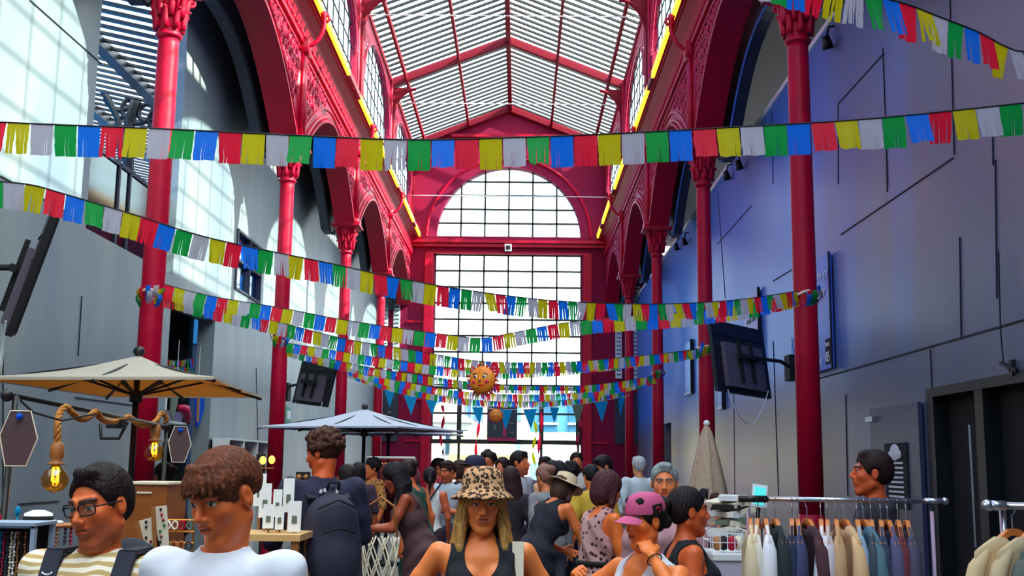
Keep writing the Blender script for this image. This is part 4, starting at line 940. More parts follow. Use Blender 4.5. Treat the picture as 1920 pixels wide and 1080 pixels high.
for st in range(3):                                # three twisted strands
    L = 0; pts = []; prev = None
    for i, p in enumerate(rp):
        if prev is not None: L += (p-prev).length
        prev = p; tg = (rp[min(i+1,len(rp)-1)]-rp[max(0,i-1)]).normalized(); u = tg.cross(Vector((0.3,1,0.2))).normalized(); v = tg.cross(u); an = L*70+st*2.094
        pts.append(p-b0+(u*math.cos(an)+v*math.sin(an))*0.0085)
    m.tube(pts, 0.0095, 6)
m.build('rope', 'rope', t, True)
MT['amber'] = glass('amber_glass', (255, 200, 70), 0.12); MT['fil'] = mat('filament', (255, 220, 110), 0.5, emit=(255, 190, 60), es=14)
for q in (rp[0], rp[-1]):
    c = q-b0; m = MB(); m.lathe([(0.012,0.02),(0.03,0.0),(0.032,-0.05),(0.022,-0.075),(0.04,-0.08),(0.04,-0.088)], c, 16); m.build('lamp_socket', 'wood', t, True)
    m = MB(); m.lathe([(0.018,-0.085),(0.022,-0.1),(0.046,-0.118),(0.06,-0.15),(0.056,-0.18),(0.036,-0.204),(0.0,-0.214)], c, 20); m.build('bulb', 'amber', t, True)
    m = MB(); m.tube([c+Vector((-0.01,0,-0.1)), c+Vector((-0.013,0,-0.16)), c+Vector((0,0,-0.165)), c+Vector((0.013,0,-0.16)), c+Vector((0.01,0,-0.1))], 0.005, 6); m.build('filament', 'fil', t, True)
def hexboard(c, w_, h_, label, r=0):
    t = thing('hexagon_board', label, 'board', tuple(c), r); m = MB(); o = [(-0.27*w_,0,0.5*h_),(0.27*w_,0,0.5*h_),(0.5*w_,0,0.0),(0.25*w_,0,-0.5*h_),(-0.3*w_,0,-0.5*h_),(-0.5*w_,0,0.05*h_)]; m.prism(o, (0,0.008,0)); m.build('face', mat('hex_brown', (88, 68, 74), 0.35), t)
    m = MB(); m.tube([Vector(p)+Vector((0,-0.001,0)) for p in o], 0.003, 5, closed=True); m.build('pale_edge', 'cream', t); m = MB(); m.ball((0,-0.01,0.4*h_), 0.014); m.build('fixing_stud', 'blue', t, True)
hexboard(atY(35, 822, 4.82), 0.165, 0.235, 'brown hexagonal board hung on the near post of the stall frame'); hexboard(atY(337, 833, 6.9), 0.135, 0.22, 'smaller taupe hexagonal board hanging near the doorway', 0.3)
# jewellery table, cases and stands
t = thing('stall_table', 'low display table of the jewellery stall at the lower left', 'table', (-1.42, 4.4, 0)); m = MB(); m.box((0,0,1.06), (1.5,1.0,0.04)); m.build('tabletop', 'wood', t)
for x in (-0.7,0.7):
    for y in (-0.45,0.45): m = MB(); m.box((x,y,0.52), (0.05,0.05,1.04)); m.build('leg', 'wood', t)
rnd = random.Random(11); BC = ['white','cream','iron','pgrey','blackm','wood','wood','dark','pink','turq']
def strands(t, x0, x1, y, ztop, L, n, r=0.006):
    for k in range(n):
        x = x0+(x1-x0)*(k+0.5)/n; m = MB(); z = ztop; 
        while z > ztop-L*rnd.uniform(0.75,1): 
            q = r*rnd.uniform(0.7,1.4); m.ball((x+rnd.uniform(-0.002,0.002), y, z-q), q, 6, 4); z -= 2*q
        m.build('bead_strand', rnd.choice(BC), t, True)
p = atY(0, 985, 3.6); t = thing('display_case', 'pale blue framed display case hung with bead strands at the left edge', 'display case', (p.x-0.02, 3.6, 1.08)); hh = p.z-1.08
m = MB()
for x in (-0.06, 0.13): m.box((x,0,hh/2), (0.014,0.02,hh)); m.box((x,0.14,hh/2), (0.014,0.02,hh))
m.box((0.035,0,hh), (0.2,0.02,0.016)); m.box((0.035,0.07,hh+0.004), (0.21,0.17,0.01)); m.build('frame', mat('pale_blue_paint', (150,170,200), 0.5), t); m = MB(); m.box((0.035,0.15,hh/2), (0.19,0.008,hh)); m.build('back_panel', 'blackm', t); strands(t, -0.05, 0.12, 0.03, hh-0.02, hh*0.9, 15, 0.0042)
p = atY(88, 985, 3.9); t = thing('necklace_stand', 'tan round stand hung with bead necklaces next to the blue case', 'display stand', (p.x, 3.9, 1.08)); zt = p.z-1.08
m = MB(); m.lathe([(0.09,zt-0.006),(0.095,zt),(0.09,zt+0.006)], (0,0,0), 20); m.tube([(0,0,0),(0,0,zt)], 0.008, 8); m.build('stand_disc', 'wood', t, True)
for k in range(9): a = -math.pi+k*math.pi/8; m = MB(); x, y = 0.085*math.cos(a), 0.085*math.sin(a); [m.ball((x, y, zt-0.01-0.013*i), 0.0065, 6, 4) for i in range(rnd.randint(7, 9))]; m.build('bead_strand', BC[k], t, True)
p = atY(72, 968, 3.9); t = thing('straw_hat', 'small white and dark hat resting on the necklace stand', 'hat', (p.x-0.0, 3.9, 1.08+zt+0.006)); m = MB(); m.lathe([(0.085,0),(0.08,0.008),(0.05,0.012),(0.045,0.035),(0.02,0.045),(0,0.045)], (0,0,0), 20); m.build('hat_body', 'white', t, True); m = MB(); m.lathe([(0.051,0.012),(0.049,0.026)], (0,0,0), 20, cap=False); m.build('hat_band', 'blackm', t, True)
p = atY(20, 955, 4.3); t = thing('figurine_display', 'cluster of small coloured ornaments behind the blue case', 'ornament', (p.x, 4.3, 1.08)); zt = p.z-1.08
for k in range(10): m = MB(); x = rnd.uniform(-0.07,0.08); z = rnd.uniform(0.3,1)*zt; m.tube([(x,0,0),(x,0,z)], 0.004, 5); m.ball((x,0,z), (0.012,0.012,0.02), 8, 6); m.build('ornament_pin', BC[k], t, True)
p = atY(292, 905, 6.3); t = thing('wooden_crate', 'plain wooden upright box with pale rim behind the two men', 'crate', (p.x, 6.3, 0)); zt = p.z
m = MB(); m.box((0,0,zt/2), (0.245,0.35,zt)); m.build('crate_body', mat('crate_wood', (158, 88, 28), 0.5, noise=((130, 68, 20), 2, 0.2), stretch=(1,1,8)), t); m = MB(); m.box((0,0,zt), (0.26,0.37,0.012)); m.build('rim', 'cream', t); m = MB(); m.box((0,-0.18,zt-0.05), (0.08,0.006,0.01)); m.build('engraved_mark', 'cream', t)
for k, (x, y, a, w_, h_) in enumerate(((283, 1010, -0.3, 0.05, 0.14), (304, 990, -0.12, 0.04, 0.15))):
    p = atY(x, y, 3.9); t = thing('earring_card', ('leaning cream board of earrings' if k == 0 else 'narrow upright white board of earrings')+' between the two men', 'display board', (p.x, 3.9, p.z)); rt_ = Euler((0,a,0)).to_matrix(); m = MB(); m.box((0,0,0), (w_,0.006,h_), rt_); m.build('board', 'cream', t); m = MB(); m.box(rt_ @ Vector((-w_*0.6,0.0,0)), (0.012,0.03,h_), rt_); m.build('side_rail', 'wood', t)
    for j in range(8): m = MB(); m.ball(rt_ @ Vector((rnd.uniform(-0.3,0.4)*w_, -0.006, (j/7-0.5)*h_*0.85)), 0.005, 6, 4); m.build('earring', rnd.choice(['blackm','iron','wood','green']), t, True)
    m = MB(); m.box(rt_ @ Vector((0,0.02,-h_*0.5))+Vector((0,0,-(p.z-h_*0.5-1.08)/2)), (0.02,0.02,max(0.02,p.z-h_*0.5-1.08))); m.build('support', 'wood', t)
p = atY(335, 990, 4.6); t = thing('wire_rack', 'gold wire rack of bracelets behind the cards', 'display rack', (p.x, 4.6, 1.08)); m = MB(); hz = 0.33
for x in (-0.05,0.06): m.tube([(x,0,0),(x,0,hz)], 0.004, 5)
for k in range(7): m.tube([(-0.06,-0.01,hz-0.045*k),(0.07,-0.02,hz-0.045*k)], 0.004, 5)
m.build('wire_frame', mat('brass_wire', (190,130,60), 0.35, 0.8), t)
for k in range(16): m = MB(); m.tube([(-0.04+0.03*(k%4)+0.012*math.cos(a), -0.02, hz-0.02-0.08*(k//4)+0.016*math.sin(a)) for a in [j*0.785 for j in range(8)]], 0.004, 5, closed=True); m.build('bracelet', BC[k%10], t)
t = thing('trinket_tray', 'tray of small mixed beads and trinkets at the front of the jewellery table', 'tray', (-0.78, 3.95, 1.08)); m = MB(); m.box((0,0,0.006), (0.5,0.24,0.012)); m.build('tray', 'wood', t)
for k in range(60): m = MB(); m.ball((rnd.uniform(-0.23,0.23), rnd.uniform(-0.1,0.1), 0.02), rnd.uniform(0.008,0.014), 6, 4); m.build('trinket', BC[k%10], t, True)
# second table with white cards
p = atY(520, 1000, 6.6); t = thing('card_table', 'pale wooden table with white print stands beside the backpacker', 'table', (p.x-0.04, 6.42, 0)); zt = p.z
m = MB(); m.box((0,0,zt), (0.5,0.44,0.035)); m.build('tabletop', mat('pale_wood', (226,180,120), 0.5), t)
for x in (-0.22,0.22):
    for y in (-0.19,0.19): m = MB(); m.box((x,y,zt/2), (0.04,0.04,zt)); m.build('leg', 'wood', t)
for k, (x, y, w_, h_, D) in enumerate(((487,925,22,60,6.56),(497,945,22,62,6.46),(503,975,20,44,6.34),(520,950,16,50,6.46),(524,978,16,42,6.34),(541,935,20,62,6.56),(552,975,24,56,6.34))):
    p = atY(x, y, D); s_ = D/F_PX; t = thing('print_card', 'white card with a small grey sketch, %s on the pale table' % ('far left','behind at left','front left','middle back','front middle','tall at right','front right')[k], 'card', (p.x, D, zt+0.02), R(8), 'white cards on the pale table'); hh = max(0.06, p.z+h_/2*s_-zt)
    m = MB(); m.box((0,0,hh-h_*s_/2), (w_*s_,0.006,h_*s_), Euler((R(-8),0,0)).to_matrix()); m.build('card_sheet', 'white', t); m = MB(); m.box((0,-0.01,hh-h_*s_*0.6), (w_*s_*0.4,0.004,h_*s_*0.25)); m.build('sketch', 'pgrey', t); m = MB(); m.bar((0,0.02,0),(0,0.02,hh*0.9), 0.012); m.build('prop', 'wood', t)
p = atY(566, 925, 7.2); t = thing('sunglasses_rack', 'rack with rows of tortoise and pale sunglasses beside the backpacker', 'display rack', (p.x, 7.2, 0)); m = MB(); zt2 = atY(566,885,7.2).z; m.box((0,0.02,zt2/2), (0.09,0.02,zt2)); m.build('rack_panel', 'blackm', t)
for k in range(6):
    m = MB(); z = zt2-0.03-0.05*k
    for x in (-0.022,0.022): m.lathe([(0.0,0),(0.016,0.0),(0.016,0.006),(0,0.006)], (x,-0.0,z), 12, Euler((R(90),0,0)).to_matrix())
    m.bar((-0.01,0,z),(0.01,0,z),0.004); m.build('sunglasses', ('wood','cream')[k%2], t, True)
# doorway goods on the left: shelf unit, shield, mask
p0, p1 = atX(322,812,-WX-0.1), atX(392,790,-WX-0.1)
t = thing('shop_shelf', 'dark shelf with grey boxes inside the left doorway', 'shelf', (-4.5, 15.2, 0)); m = MB()
for z in (1.9, 2.15): m.bb(-0.15,0.15,-0.85,0.85,z,z+0.03)
m.bb(-0.1,0.1,-0.03,0.03,1.9,2.5); m.build('shelf_frame', 'white', t)
for k in range(3): m = MB(); m.bb(-0.12,0.12,-0.75+0.5*k,-0.3+0.5*k,2.18,2.32); m.build('box', mat('lilac_box_%d' % k, (120,116,150), 0.5), t)
t = thing('shield_toy', 'bright blue shield-shaped hanging in the left doorway', 'decoration', tuple(atX(372,765,-WX-0.08))); m = MB(); m.prism([(0,-0.2,0.3),(0,0.3,0.28),(0,0.3,0.0),(0,0.15,-0.2),(0,0.02,-0.28),(0,-0.08,-0.1)], (-0.03,0,0)); m.build('shield_face', 'blue', t); m = MB(); m.bar((0.02,-0.1,0.34),(0.02,-0.08,-0.2),0.03); m.build('orange_handle', 'wood', t); m = MB(); m.tube([(-0.02,0,0.28),(-0.02,0,0.9)], 0.004, 5); m.build('cord', 'white', t)
t['label'] = 'bright blue shield-shaped toy hanging in the left doorway'
t = thing('leaf_ornament', 'pale grey-blue leaf shape and pink creature hung in the left doorway', 'decoration', tuple(atX(326,762,-WX-0.08))); m = MB(); m.prism([(0,-0.1,0.1),(0,0.1,0.3),(0,0.2,0.28),(0,0.16,0.05),(0,0.0,-0.18),(0,-0.1,-0.1)], (-0.02,0,0)); m.build('leaf', 'pgrey', t); m = MB(); m.tube([(0,0.25,0.0),(0.02,0.45,-0.02),(0,0.6,-0.1),(0,0.7,-0.2)], [0.04,0.07,0.06,0.03], 8); m.build('creature', 'pink', t, True); m = MB(); m.tube([(-0.01,0.1,0.3),(-0.01,0.1,0.9)], 0.004, 5); m.build('cord', 'white', t)
# black display cabinet with white goods on the left wall
t = thing('display_cabinet', 'black open cabinet with rows of white goods along the left wall', 'cabinet', (-WX+0.16, 17.6, 0)); m = MB(); m.bb(-0.14,-0.1,-1.3,1.4,0,1.95); m.build('cabinet_back', 'black', t)
for y in (-1.3,-0.4,0.5,1.38): m = MB(); m.bb(-0.12,0.14,y,y+0.03,0,1.95); m.build('upright', 'white', t)
m = MB(); m.bb(-0.12,0.14,-1.3,1.4,1.95,1.98); m.build('cabinet_top', 'white', t); m = MB(); m.bb(-0.12,0.12,-1.28,1.38,1.55,1.57); m.build('shelf', 'black', t)
for k in range(14): m = MB(); z = 1.58; m.lathe([(0.03,0),(0.04,0.05),(0.02,0.12+0.03*(k%3)),(0.012,0.2),(0,0.2)], (0.02,-1.15+k*0.18,z), 8, Euler((0.2*((k%3)-1),0,0)).to_matrix()); m.build('bottle_shape', ('white','cream','pink')[k%3], t, True)
# twin yellow lamps on a small stand near the second left column
p = atY(500, 858, 8.2); t = thing('lamp_cluster', 'small dark stand with two glowing yellow lamps by the second left column', 'lamp', (p.x, 8.2, 0)); m = MB(); m.tube([(-0.02,0,0),(-0.02,0,p.z)], 0.01, 8); m.box((-0.04,0,p.z), (0.06,0.05,0.05)); m.build('stand', 'blackm', t)
for x in (-0.02,0.045): m = MB(); m.ball((x,-0.03,p.z-0.02+0.005*(x>0)), (0.024,0.02,0.03), 12, 8); m.build('lamp_globe', 'fil' if False else mat('yellow_globe', (250,215,80), 0.4, emit=(255,200,60), es=1.6), t, True)
m = MB(); m.box((0,0,p.z-0.075), (0.11,0.05,0.01)); m.build('ledge', 'wood', t)
# red garments on a white-topped rail far left, crimson cabinet behind
p0, p1 = atY(688,858,16.6), atY(778,858,16.6); t = thing('clothes_rail', 'distant white rail crowded with red and wine garments under the grey parasol', 'clothes rail', (p0.x, 16.6, 0)); W2 = p1.x-p0.x; m = MB(); m.tube([(0,0,p0.z),(W2,0,p0.z)], 0.02, 8); m.build('rail', 'white', t)
for x in (0,W2): m = MB(); m.tube([(x,0,0),(x,0,p0.z)], 0.018, 8); m.build('post', 'white', t)
for k in range(15):
    c = ((120,30,50),(150,40,54),(90,36,60),(196,70,70),(130,60,80))[k%5]; x = p0.x+W2*(k+0.5)/15
    o = thing('hanging_shirt', ('wine','brick','plum','coral','mauve')[k%5]+' garment on the distant crowded rail', 'shirt', (x, 16.6, p0.z-0.02), R(25), 'red garments on the distant rail'); garment(None, 0.44, 0.03, 0.95, k).build('garment', mat('wine_%d' % k, c, 0.9), o, True)
    q = bpy.data.objects.new('hanger', HME); COL.objects.link(q); q.parent = o
# white stall counters in the middle distance
for k, (x, y, D, w_, lab) in enumerate(((1092,905,19,1.5,'white-topped stall counter right of the aisle'),(1255,935,8.5,0.55,'small white counter behind the pink-capped visitor'))):
    p = atY(x, y, D); t = thing('stall_counter', lab, 'table', (p.x, D, 0)); m = MB(); m.box((0,0,1.0), (w_,0.7,0.05)); m.build('countertop', 'white', t); m = MB(); m.box((0,0,0.49), (w_*0.94,0.62,0.97)); m.build('skirt', 'pgrey', t)
# red and yellow ribbons by the entrance
for k, (x, y0, y1, c) in enumerate(((895,765,880,'red'),(1013,762,885,'red'),(1002,790,875,'yellow'),(829,760,850,'iron'),(1085,775,860,'pink'))):
    a_, b_ = atY(x, y0, 34.6), atY(x, y1, 34.6); t = thing('ribbon_streamer', ('crimson streamer left of the dark sign','crimson streamer right of the dark sign','thin yellow streamer beside the crimson one','dark red streamer at the left of the far entrance','rose streamer at the right end of the far entrance')[k], 'streamer', tuple(a_)); m = MB(); n = 20; vs = []
    for i in range(n+1):
        u = i/n; q = (b_-a_)*u; w2 = 0.05; an = u*9+k; vs += [q+Vector((-w2*math.cos(an)+0.05*math.sin(u*7), -w2*math.sin(an), 0)), q+Vector((w2*math.cos(an)+0.05*math.sin(u*7), w2*math.sin(an), 0))]
    m.add(vs, [(2*i,2*i+1,2*i+3,2*i+2) for i in range(n)]); m.build('ribbon', c, t, True); m = MB(); m.tube([(0,0,0),(0,0.3,0.2)], 0.006, 5); m.build('tie', 'seam', t)

t = thing('wall_bracket', 'small black bracket with a dangling lead high on the right wall by the doors', 'bracket', tuple(atX(1898, 690, WX-0.03)))
m = MB(); m.box((0,0,0), (0.03,0.06,0.12)); m.bar((-0.01,-0.1,-0.03),(-0.03,0.12,0.05),0.025); m.build('arm', 'black', t); m = MB(); m.tube([(0,0.12,0.9),(-0.01,0.14,0.3),(-0.02,0.1,0.05),(-0.02,0.0,-0.02)], 0.006, 6); m.build('lead', 'seam', t)
p = atY(712, 1045, 7.9); t = thing('net_bag', 'cream open-weave bag standing on a stool right of the backpacker', 'bag', (p.x, 7.9, 0.62)); m = MB(); zt = max(0.5, p.z-0.62+0.25)
for k in range(9):
    for sg in (-1, 1): m.tube([(0.13*math.cos(a)*(0.7+0.3*z_), 0.1*math.sin(a)*(0.7+0.3*z_), 0.01+(zt-0.12)*z_) for z_, a in [(j/10, 2*math.pi*k/9+sg*j*0.16) for j in range(11)]], 0.006, 5)
m.build('net_body', 'cream', t, True); m = MB(); m.tube([(0.12,0,zt-0.12),(0.09,0,zt+0.1),(0,0,zt+0.16),(-0.09,0,zt+0.1),(-0.12,0,zt-0.12)], 0.01, 6); m.build('handle', 'wood', t, True)
t = thing('stool', 'low dark stool under the cream net bag', 'stool', (p.x, 7.9, 0)); m = MB(); m.lathe([(0.16,0.58),(0.16,0.62)], (0,0,0), 20); m.build('seat', 'blackm', t)
for a in (0.8, 2.4, 3.9, 5.5): m = MB(); m.tube([(0.17*math.cos(a),0.17*math.sin(a),0),(0.12*math.cos(a),0.12*math.sin(a),0.58)], 0.012, 6); m.build('leg', 'blackm', t)
# ---------------------------------------------------------------- people: one continuous surface per body, from blended shapes
def surface_nets(F, xs, ys, zs):
    S = F < 0; nx, ny, nz = F.shape
    c = [F[i:nx-1+i, j:ny-1+j, k:nz-1+k] for i in (0,1) for j in (0,1) for k in (0,1)]
    cnt = sum((q < 0).astype(np.int8) for q in c); act = (cnt > 0) & (cnt < 8)
    idx = -np.ones(act.shape, np.int64); A = np.argwhere(act); idx[act] = np.arange(len(A))
    if len(A) == 0: return np.zeros((0,3)), np.zeros((0,4), int)
    offs = [(i,j,k) for i in (0,1) for j in (0,1) for k in (0,1)]
    val = np.stack([q[act] for q in c], 1); P = np.zeros((len(A),3)); n = np.zeros(len(A))
    for a in range(8):
        for b in range(a+1, 8):
            if sum(abs(offs[a][q]-offs[b][q]) for q in range(3)) != 1: continue
            va, vb = val[:,a], val[:,b]; m = (va < 0) != (vb < 0)
            t = np.where(m, va/np.where(m, va-vb, 1), 0)
            for q in range(3): P[:,q] += np.where(m, offs[a][q]+t*(offs[b][q]-offs[a][q]), 0)
            n += m
    P /= n[:,None]; P += A
    out = np.stack([np.interp(P[:,q], np.arange(len(g)), g) for q, g in enumerate((xs,ys,zs))], 1)
    Q = []
    for ax in range(3):
        sl0 = [slice(1,-1)]*3; sl1 = [slice(1,-1)]*3
        sl0[ax] = slice(0,-1); sl1[ax] = slice(1,None)
        s0, s1 = S[tuple(sl0)], S[tuple(sl1)]
        for flip, m in ((0, s0 & ~s1), (1, ~s0 & s1)):
            e = np.argwhere(m)
            if not len(e): continue
            o1 = np.zeros(3, int); o2 = np.zeros(3, int); b1, b2 = (ax+1)%3, (ax+2)%3; o1[b1] = 1; o2[b2] = 1
            base = e.copy(); 
            for q in range(3):
                if q != ax: base[:,q] += 1
            def I(v): return idx[v[:,0], v[:,1], v[:,2]]
            q4 = [I(base-o1-o2), I(base-o2), I(base), I(base-o1)]
            if flip: q4 = q4[::-1]
            Q.append(np.stack(q4, 1))
    Q = np.concatenate(Q); Q = Q[(Q >= 0).all(1)]
    return out, Q
def axis(segs):
    """segs: list of (start, step) + final end; variable grid spacing"""
    out = []; 
    for (a, st), (b, _) in zip(segs[:-1], segs[1:]): out += list(np.arange(a, b-1e-9, st))
    out.append(segs[-1][0]); return np.array(out)
class Sdf:
    def __init__(s, xs, ys, zs):
        s.g = (xs, ys, zs); s.F = np.full((len(xs), len(ys), len(zs)), 0.25, np.float32)
    def _loc(s, lo, hi, pad):
        sl = []; 
        for q in range(3):
            a = np.searchsorted(s.g[q], lo[q]-pad); b = np.searchsorted(s.g[q], hi[q]+pad)
            sl.append(slice(max(0,a-1), min(len(s.g[q]), b+1)))
        X = s.g[0][sl[0]][:,None,None]; Y = s.g[1][sl[1]][None,:,None]; Z = s.g[2][sl[2]][None,None,:]
        return tuple(sl), X, Y, Z
    def _mix(s, sl, d, k, mode=0):
        F = s.F[sl]; 
        if F.size == 0: return
        if mode == 0:
            if k > 0: h = np.clip(0.5+0.5*(F-d)/k, 0, 1); r = F*(1-h)+d*h-k*h*(1-h)
            else: r = np.minimum(F, d)
        elif mode == 1:                          # subtract
            if k > 0: h = np.clip(0.5-0.5*(F+d)/k, 0, 1); r = F*(1-h)+(-d)*h+k*h*(1-h)
            else: r = np.maximum(F, -d)
        else: r = np.maximum(F, d)
        s.F[sl] = r
    def cap(s, a, b, ra, rb, k=0.02, mode=0):
        a = np.array(a, float); b = np.array(b, float); R_ = max(ra, rb)
        sl, X, Y, Z = s._loc(np.minimum(a,b), np.maximum(a,b), R_+k+0.03)
        ba = b-a; L = float(ba@ba)+1e-12
        t = np.clip(((X-a[0])*ba[0]+(Y-a[1])*ba[1]+(Z-a[2])*ba[2])/L, 0, 1)
        d = np.sqrt((X-a[0]-ba[0]*t)**2+(Y-a[1]-ba[1]*t)**2+(Z-a[2]-ba[2]*t)**2)-(ra+(rb-ra)*t)
        s._mix(sl, d, k, mode); return s
    def ell(s, c, r, k=0.02, M=None, mode=0):
        c = np.array(c, float); r = np.array(r, float); Rm = r.max()
        sl, X, Y, Z = s._loc(c-Rm, c+Rm, k+0.03)
        x, y, z = X-c[0], Y-c[1], Z-c[2]
        if M is not None:
            M = np.array(M); x, y, z = (M[0,0]*x+M[1,0]*y+M[2,0]*z, M[0,1]*x+M[1,1]*y+M[2,1]*z, M[0,2]*x+M[1,2]*y+M[2,2]*z)
        k0 = np.sqrt((x/r[0])**2+(y/r[1])**2+(z/r[2])**2); k1 = np.sqrt((x/r[0]**2)**2+(y/r[1]**2)**2+(z/r[2]**2)**2)+1e-9
        s._mix(sl, k0*(k0-1)/k1, k, mode); return s
    def plane(s, p, n, k=0.0):
        """keep the side the normal points away from"""
        n = np.array(n, float); n /= np.linalg.norm(n)
        X = s.g[0][:,None,None]; Y = s.g[1][None,:,None]; Z = s.g[2][None,None,:]
        d = (X-p[0])*n[0]+(Y-p[1])*n[1]+(Z-p[2])*n[2]; s.F = np.maximum(s.F, d.astype(np.float32)); return s
    def mesh(s, name, mats, parent=None, colfn=None, disp=None):
        V, Q = surface_nets(s.F, *s.g)
        if disp is not None and len(V): V = disp(V)
        me = bpy.data.meshes.new(name); me.vertices.add(len(V)); me.vertices.foreach_set('co', V.astype(np.float32).ravel())
        me.loops.add(4*len(Q)); me.loops.foreach_set('vertex_index', Q.astype(np.int32).ravel())
        me.polygons.add(len(Q)); me.polygons.foreach_set('loop_start', np.arange(0, 4*len(Q), 4, dtype=np.int32)); me.polygons.foreach_set('loop_total', np.full(len(Q), 4, dtype=np.int32))
        me.polygons.foreach_set('use_smooth', np.ones(len(Q), dtype=bool)); me.update(calc_edges=True); me.validate()
        for m_ in (mats if isinstance(mats, list) else [mats]): me.materials.append(MT[m_] if isinstance(m_, str) else m_)
        if colfn is not None:
            a = me.color_attributes.new('Col', 'FLOAT_COLOR', 'POINT'); a.data.foreach_set('color', colfn(V).astype(np.float32).ravel())
        o = bpy.data.objects.new(name, me); COL.objects.link(o)
        if parent is not None: o.parent = parent
        return o
def skinmat():
    m = mat('skin', (200,130,100), 0.45); t = m.node_tree; b = t.nodes['Principled BSDF']
    a = t.nodes.new('ShaderNodeAttribute'); a.attribute_name = 'Col'; t.links.new(a.outputs['Color'], b.inputs['Base Color'])
    b.inputs['Subsurface Weight'].default_value = 0.08; b.inputs['Subsurface Radius'].default_value = (0.02, 0.008, 0.004); return m
MT['skin'] = skinmat()
HC = {}
def hairmat(c):
    if c not in HC:
        HC[c] = mat('hair_%d_%d_%d' % c, c, 0.6, 0.0, 0.25, noise=(tuple(int(v*0.55) for v in c), 35, 0.25), stretch=(3,3,0.7), bump=0.35, bscale=90)
    return HC[c]
CC = {}
def cloth(c, c2=None, sc=26):
    key = (c, c2)
    if key not in CC:
        m = mat('cloth_%d_%d_%d' % c, c, 0.85, bump=0.25, bscale=14)
        if c2:
            t = m.node_tree; b = t.nodes['Principled BSDF']; tcn = t.nodes.new('ShaderNodeTexCoord'); n = t.nodes.new('ShaderNodeTexVoronoi'); n.inputs['Scale'].default_value = sc
            r = t.nodes.new('ShaderNodeMapRange'); r.inputs['From Min'].default_value = 0.28; r.inputs['From Max'].default_value = 0.34
            mx = t.nodes.new('ShaderNodeMix'); mx.data_type = 'RGBA'; mx.inputs[6].default_value = lin(c2); mx.inputs[7].default_value = lin(c)
            t.links.new(tcn.outputs['Object'], n.inputs['Vector']); t.links.new(n.outputs['Distance'], r.inputs['Value']); t.links.new(r.outputs[0], mx.inputs[0]); t.links.new(mx.outputs[2], b.inputs['Base Color'])
        CC[key] = m
    return CC[key]
def stripes(name, c, c2, sc):
    m = mat(name, c, 0.85, bump=0.15, bscale=20); t = m.node_tree; b = t.nodes['Principled BSDF']
    tcn = t.nodes.new('ShaderNodeTexCoord'); sx = t.nodes.new('ShaderNodeSeparateXYZ'); ml = t.nodes.new('ShaderNodeMath'); ml.operation = 'MULTIPLY'; ml.inputs[1].default_value = sc
    nz_ = t.nodes.new('ShaderNodeTexNoise'); nz_.inputs['Scale'].default_value = 9; ad = t.nodes.new('ShaderNodeMath'); ad.operation = 'MULTIPLY_ADD'; ad.inputs[1].default_value = 1.6
    fr = t.nodes.new('ShaderNodeMath'); fr.operation = 'FRACT'; gt = t.nodes.new('ShaderNodeMath'); gt.operation = 'GREATER_THAN'; gt.inputs[1].default_value = 0.5
    mx = t.nodes.new('ShaderNodeMix'); mx.data_type = 'RGBA'; mx.inputs[6].default_value = lin(c); mx.inputs[7].default_value = lin(c2)
    L = t.links.new; L(tcn.outputs['Object'], sx.inputs[0]); L(sx.outputs['Z'], ml.inputs[0]); L(tcn.outputs['Object'], nz_.inputs['Vector']); L(nz_.outputs[0], ad.inputs[0]); L(ml.outputs[0], ad.inputs[2]); L(ad.outputs[0], fr.inputs[0]); L(fr.outputs[0], gt.inputs[0]); L(gt.outputs[0], mx.inputs[0]); L(mx.outputs[2], b.inputs['Base Color'])
    return m

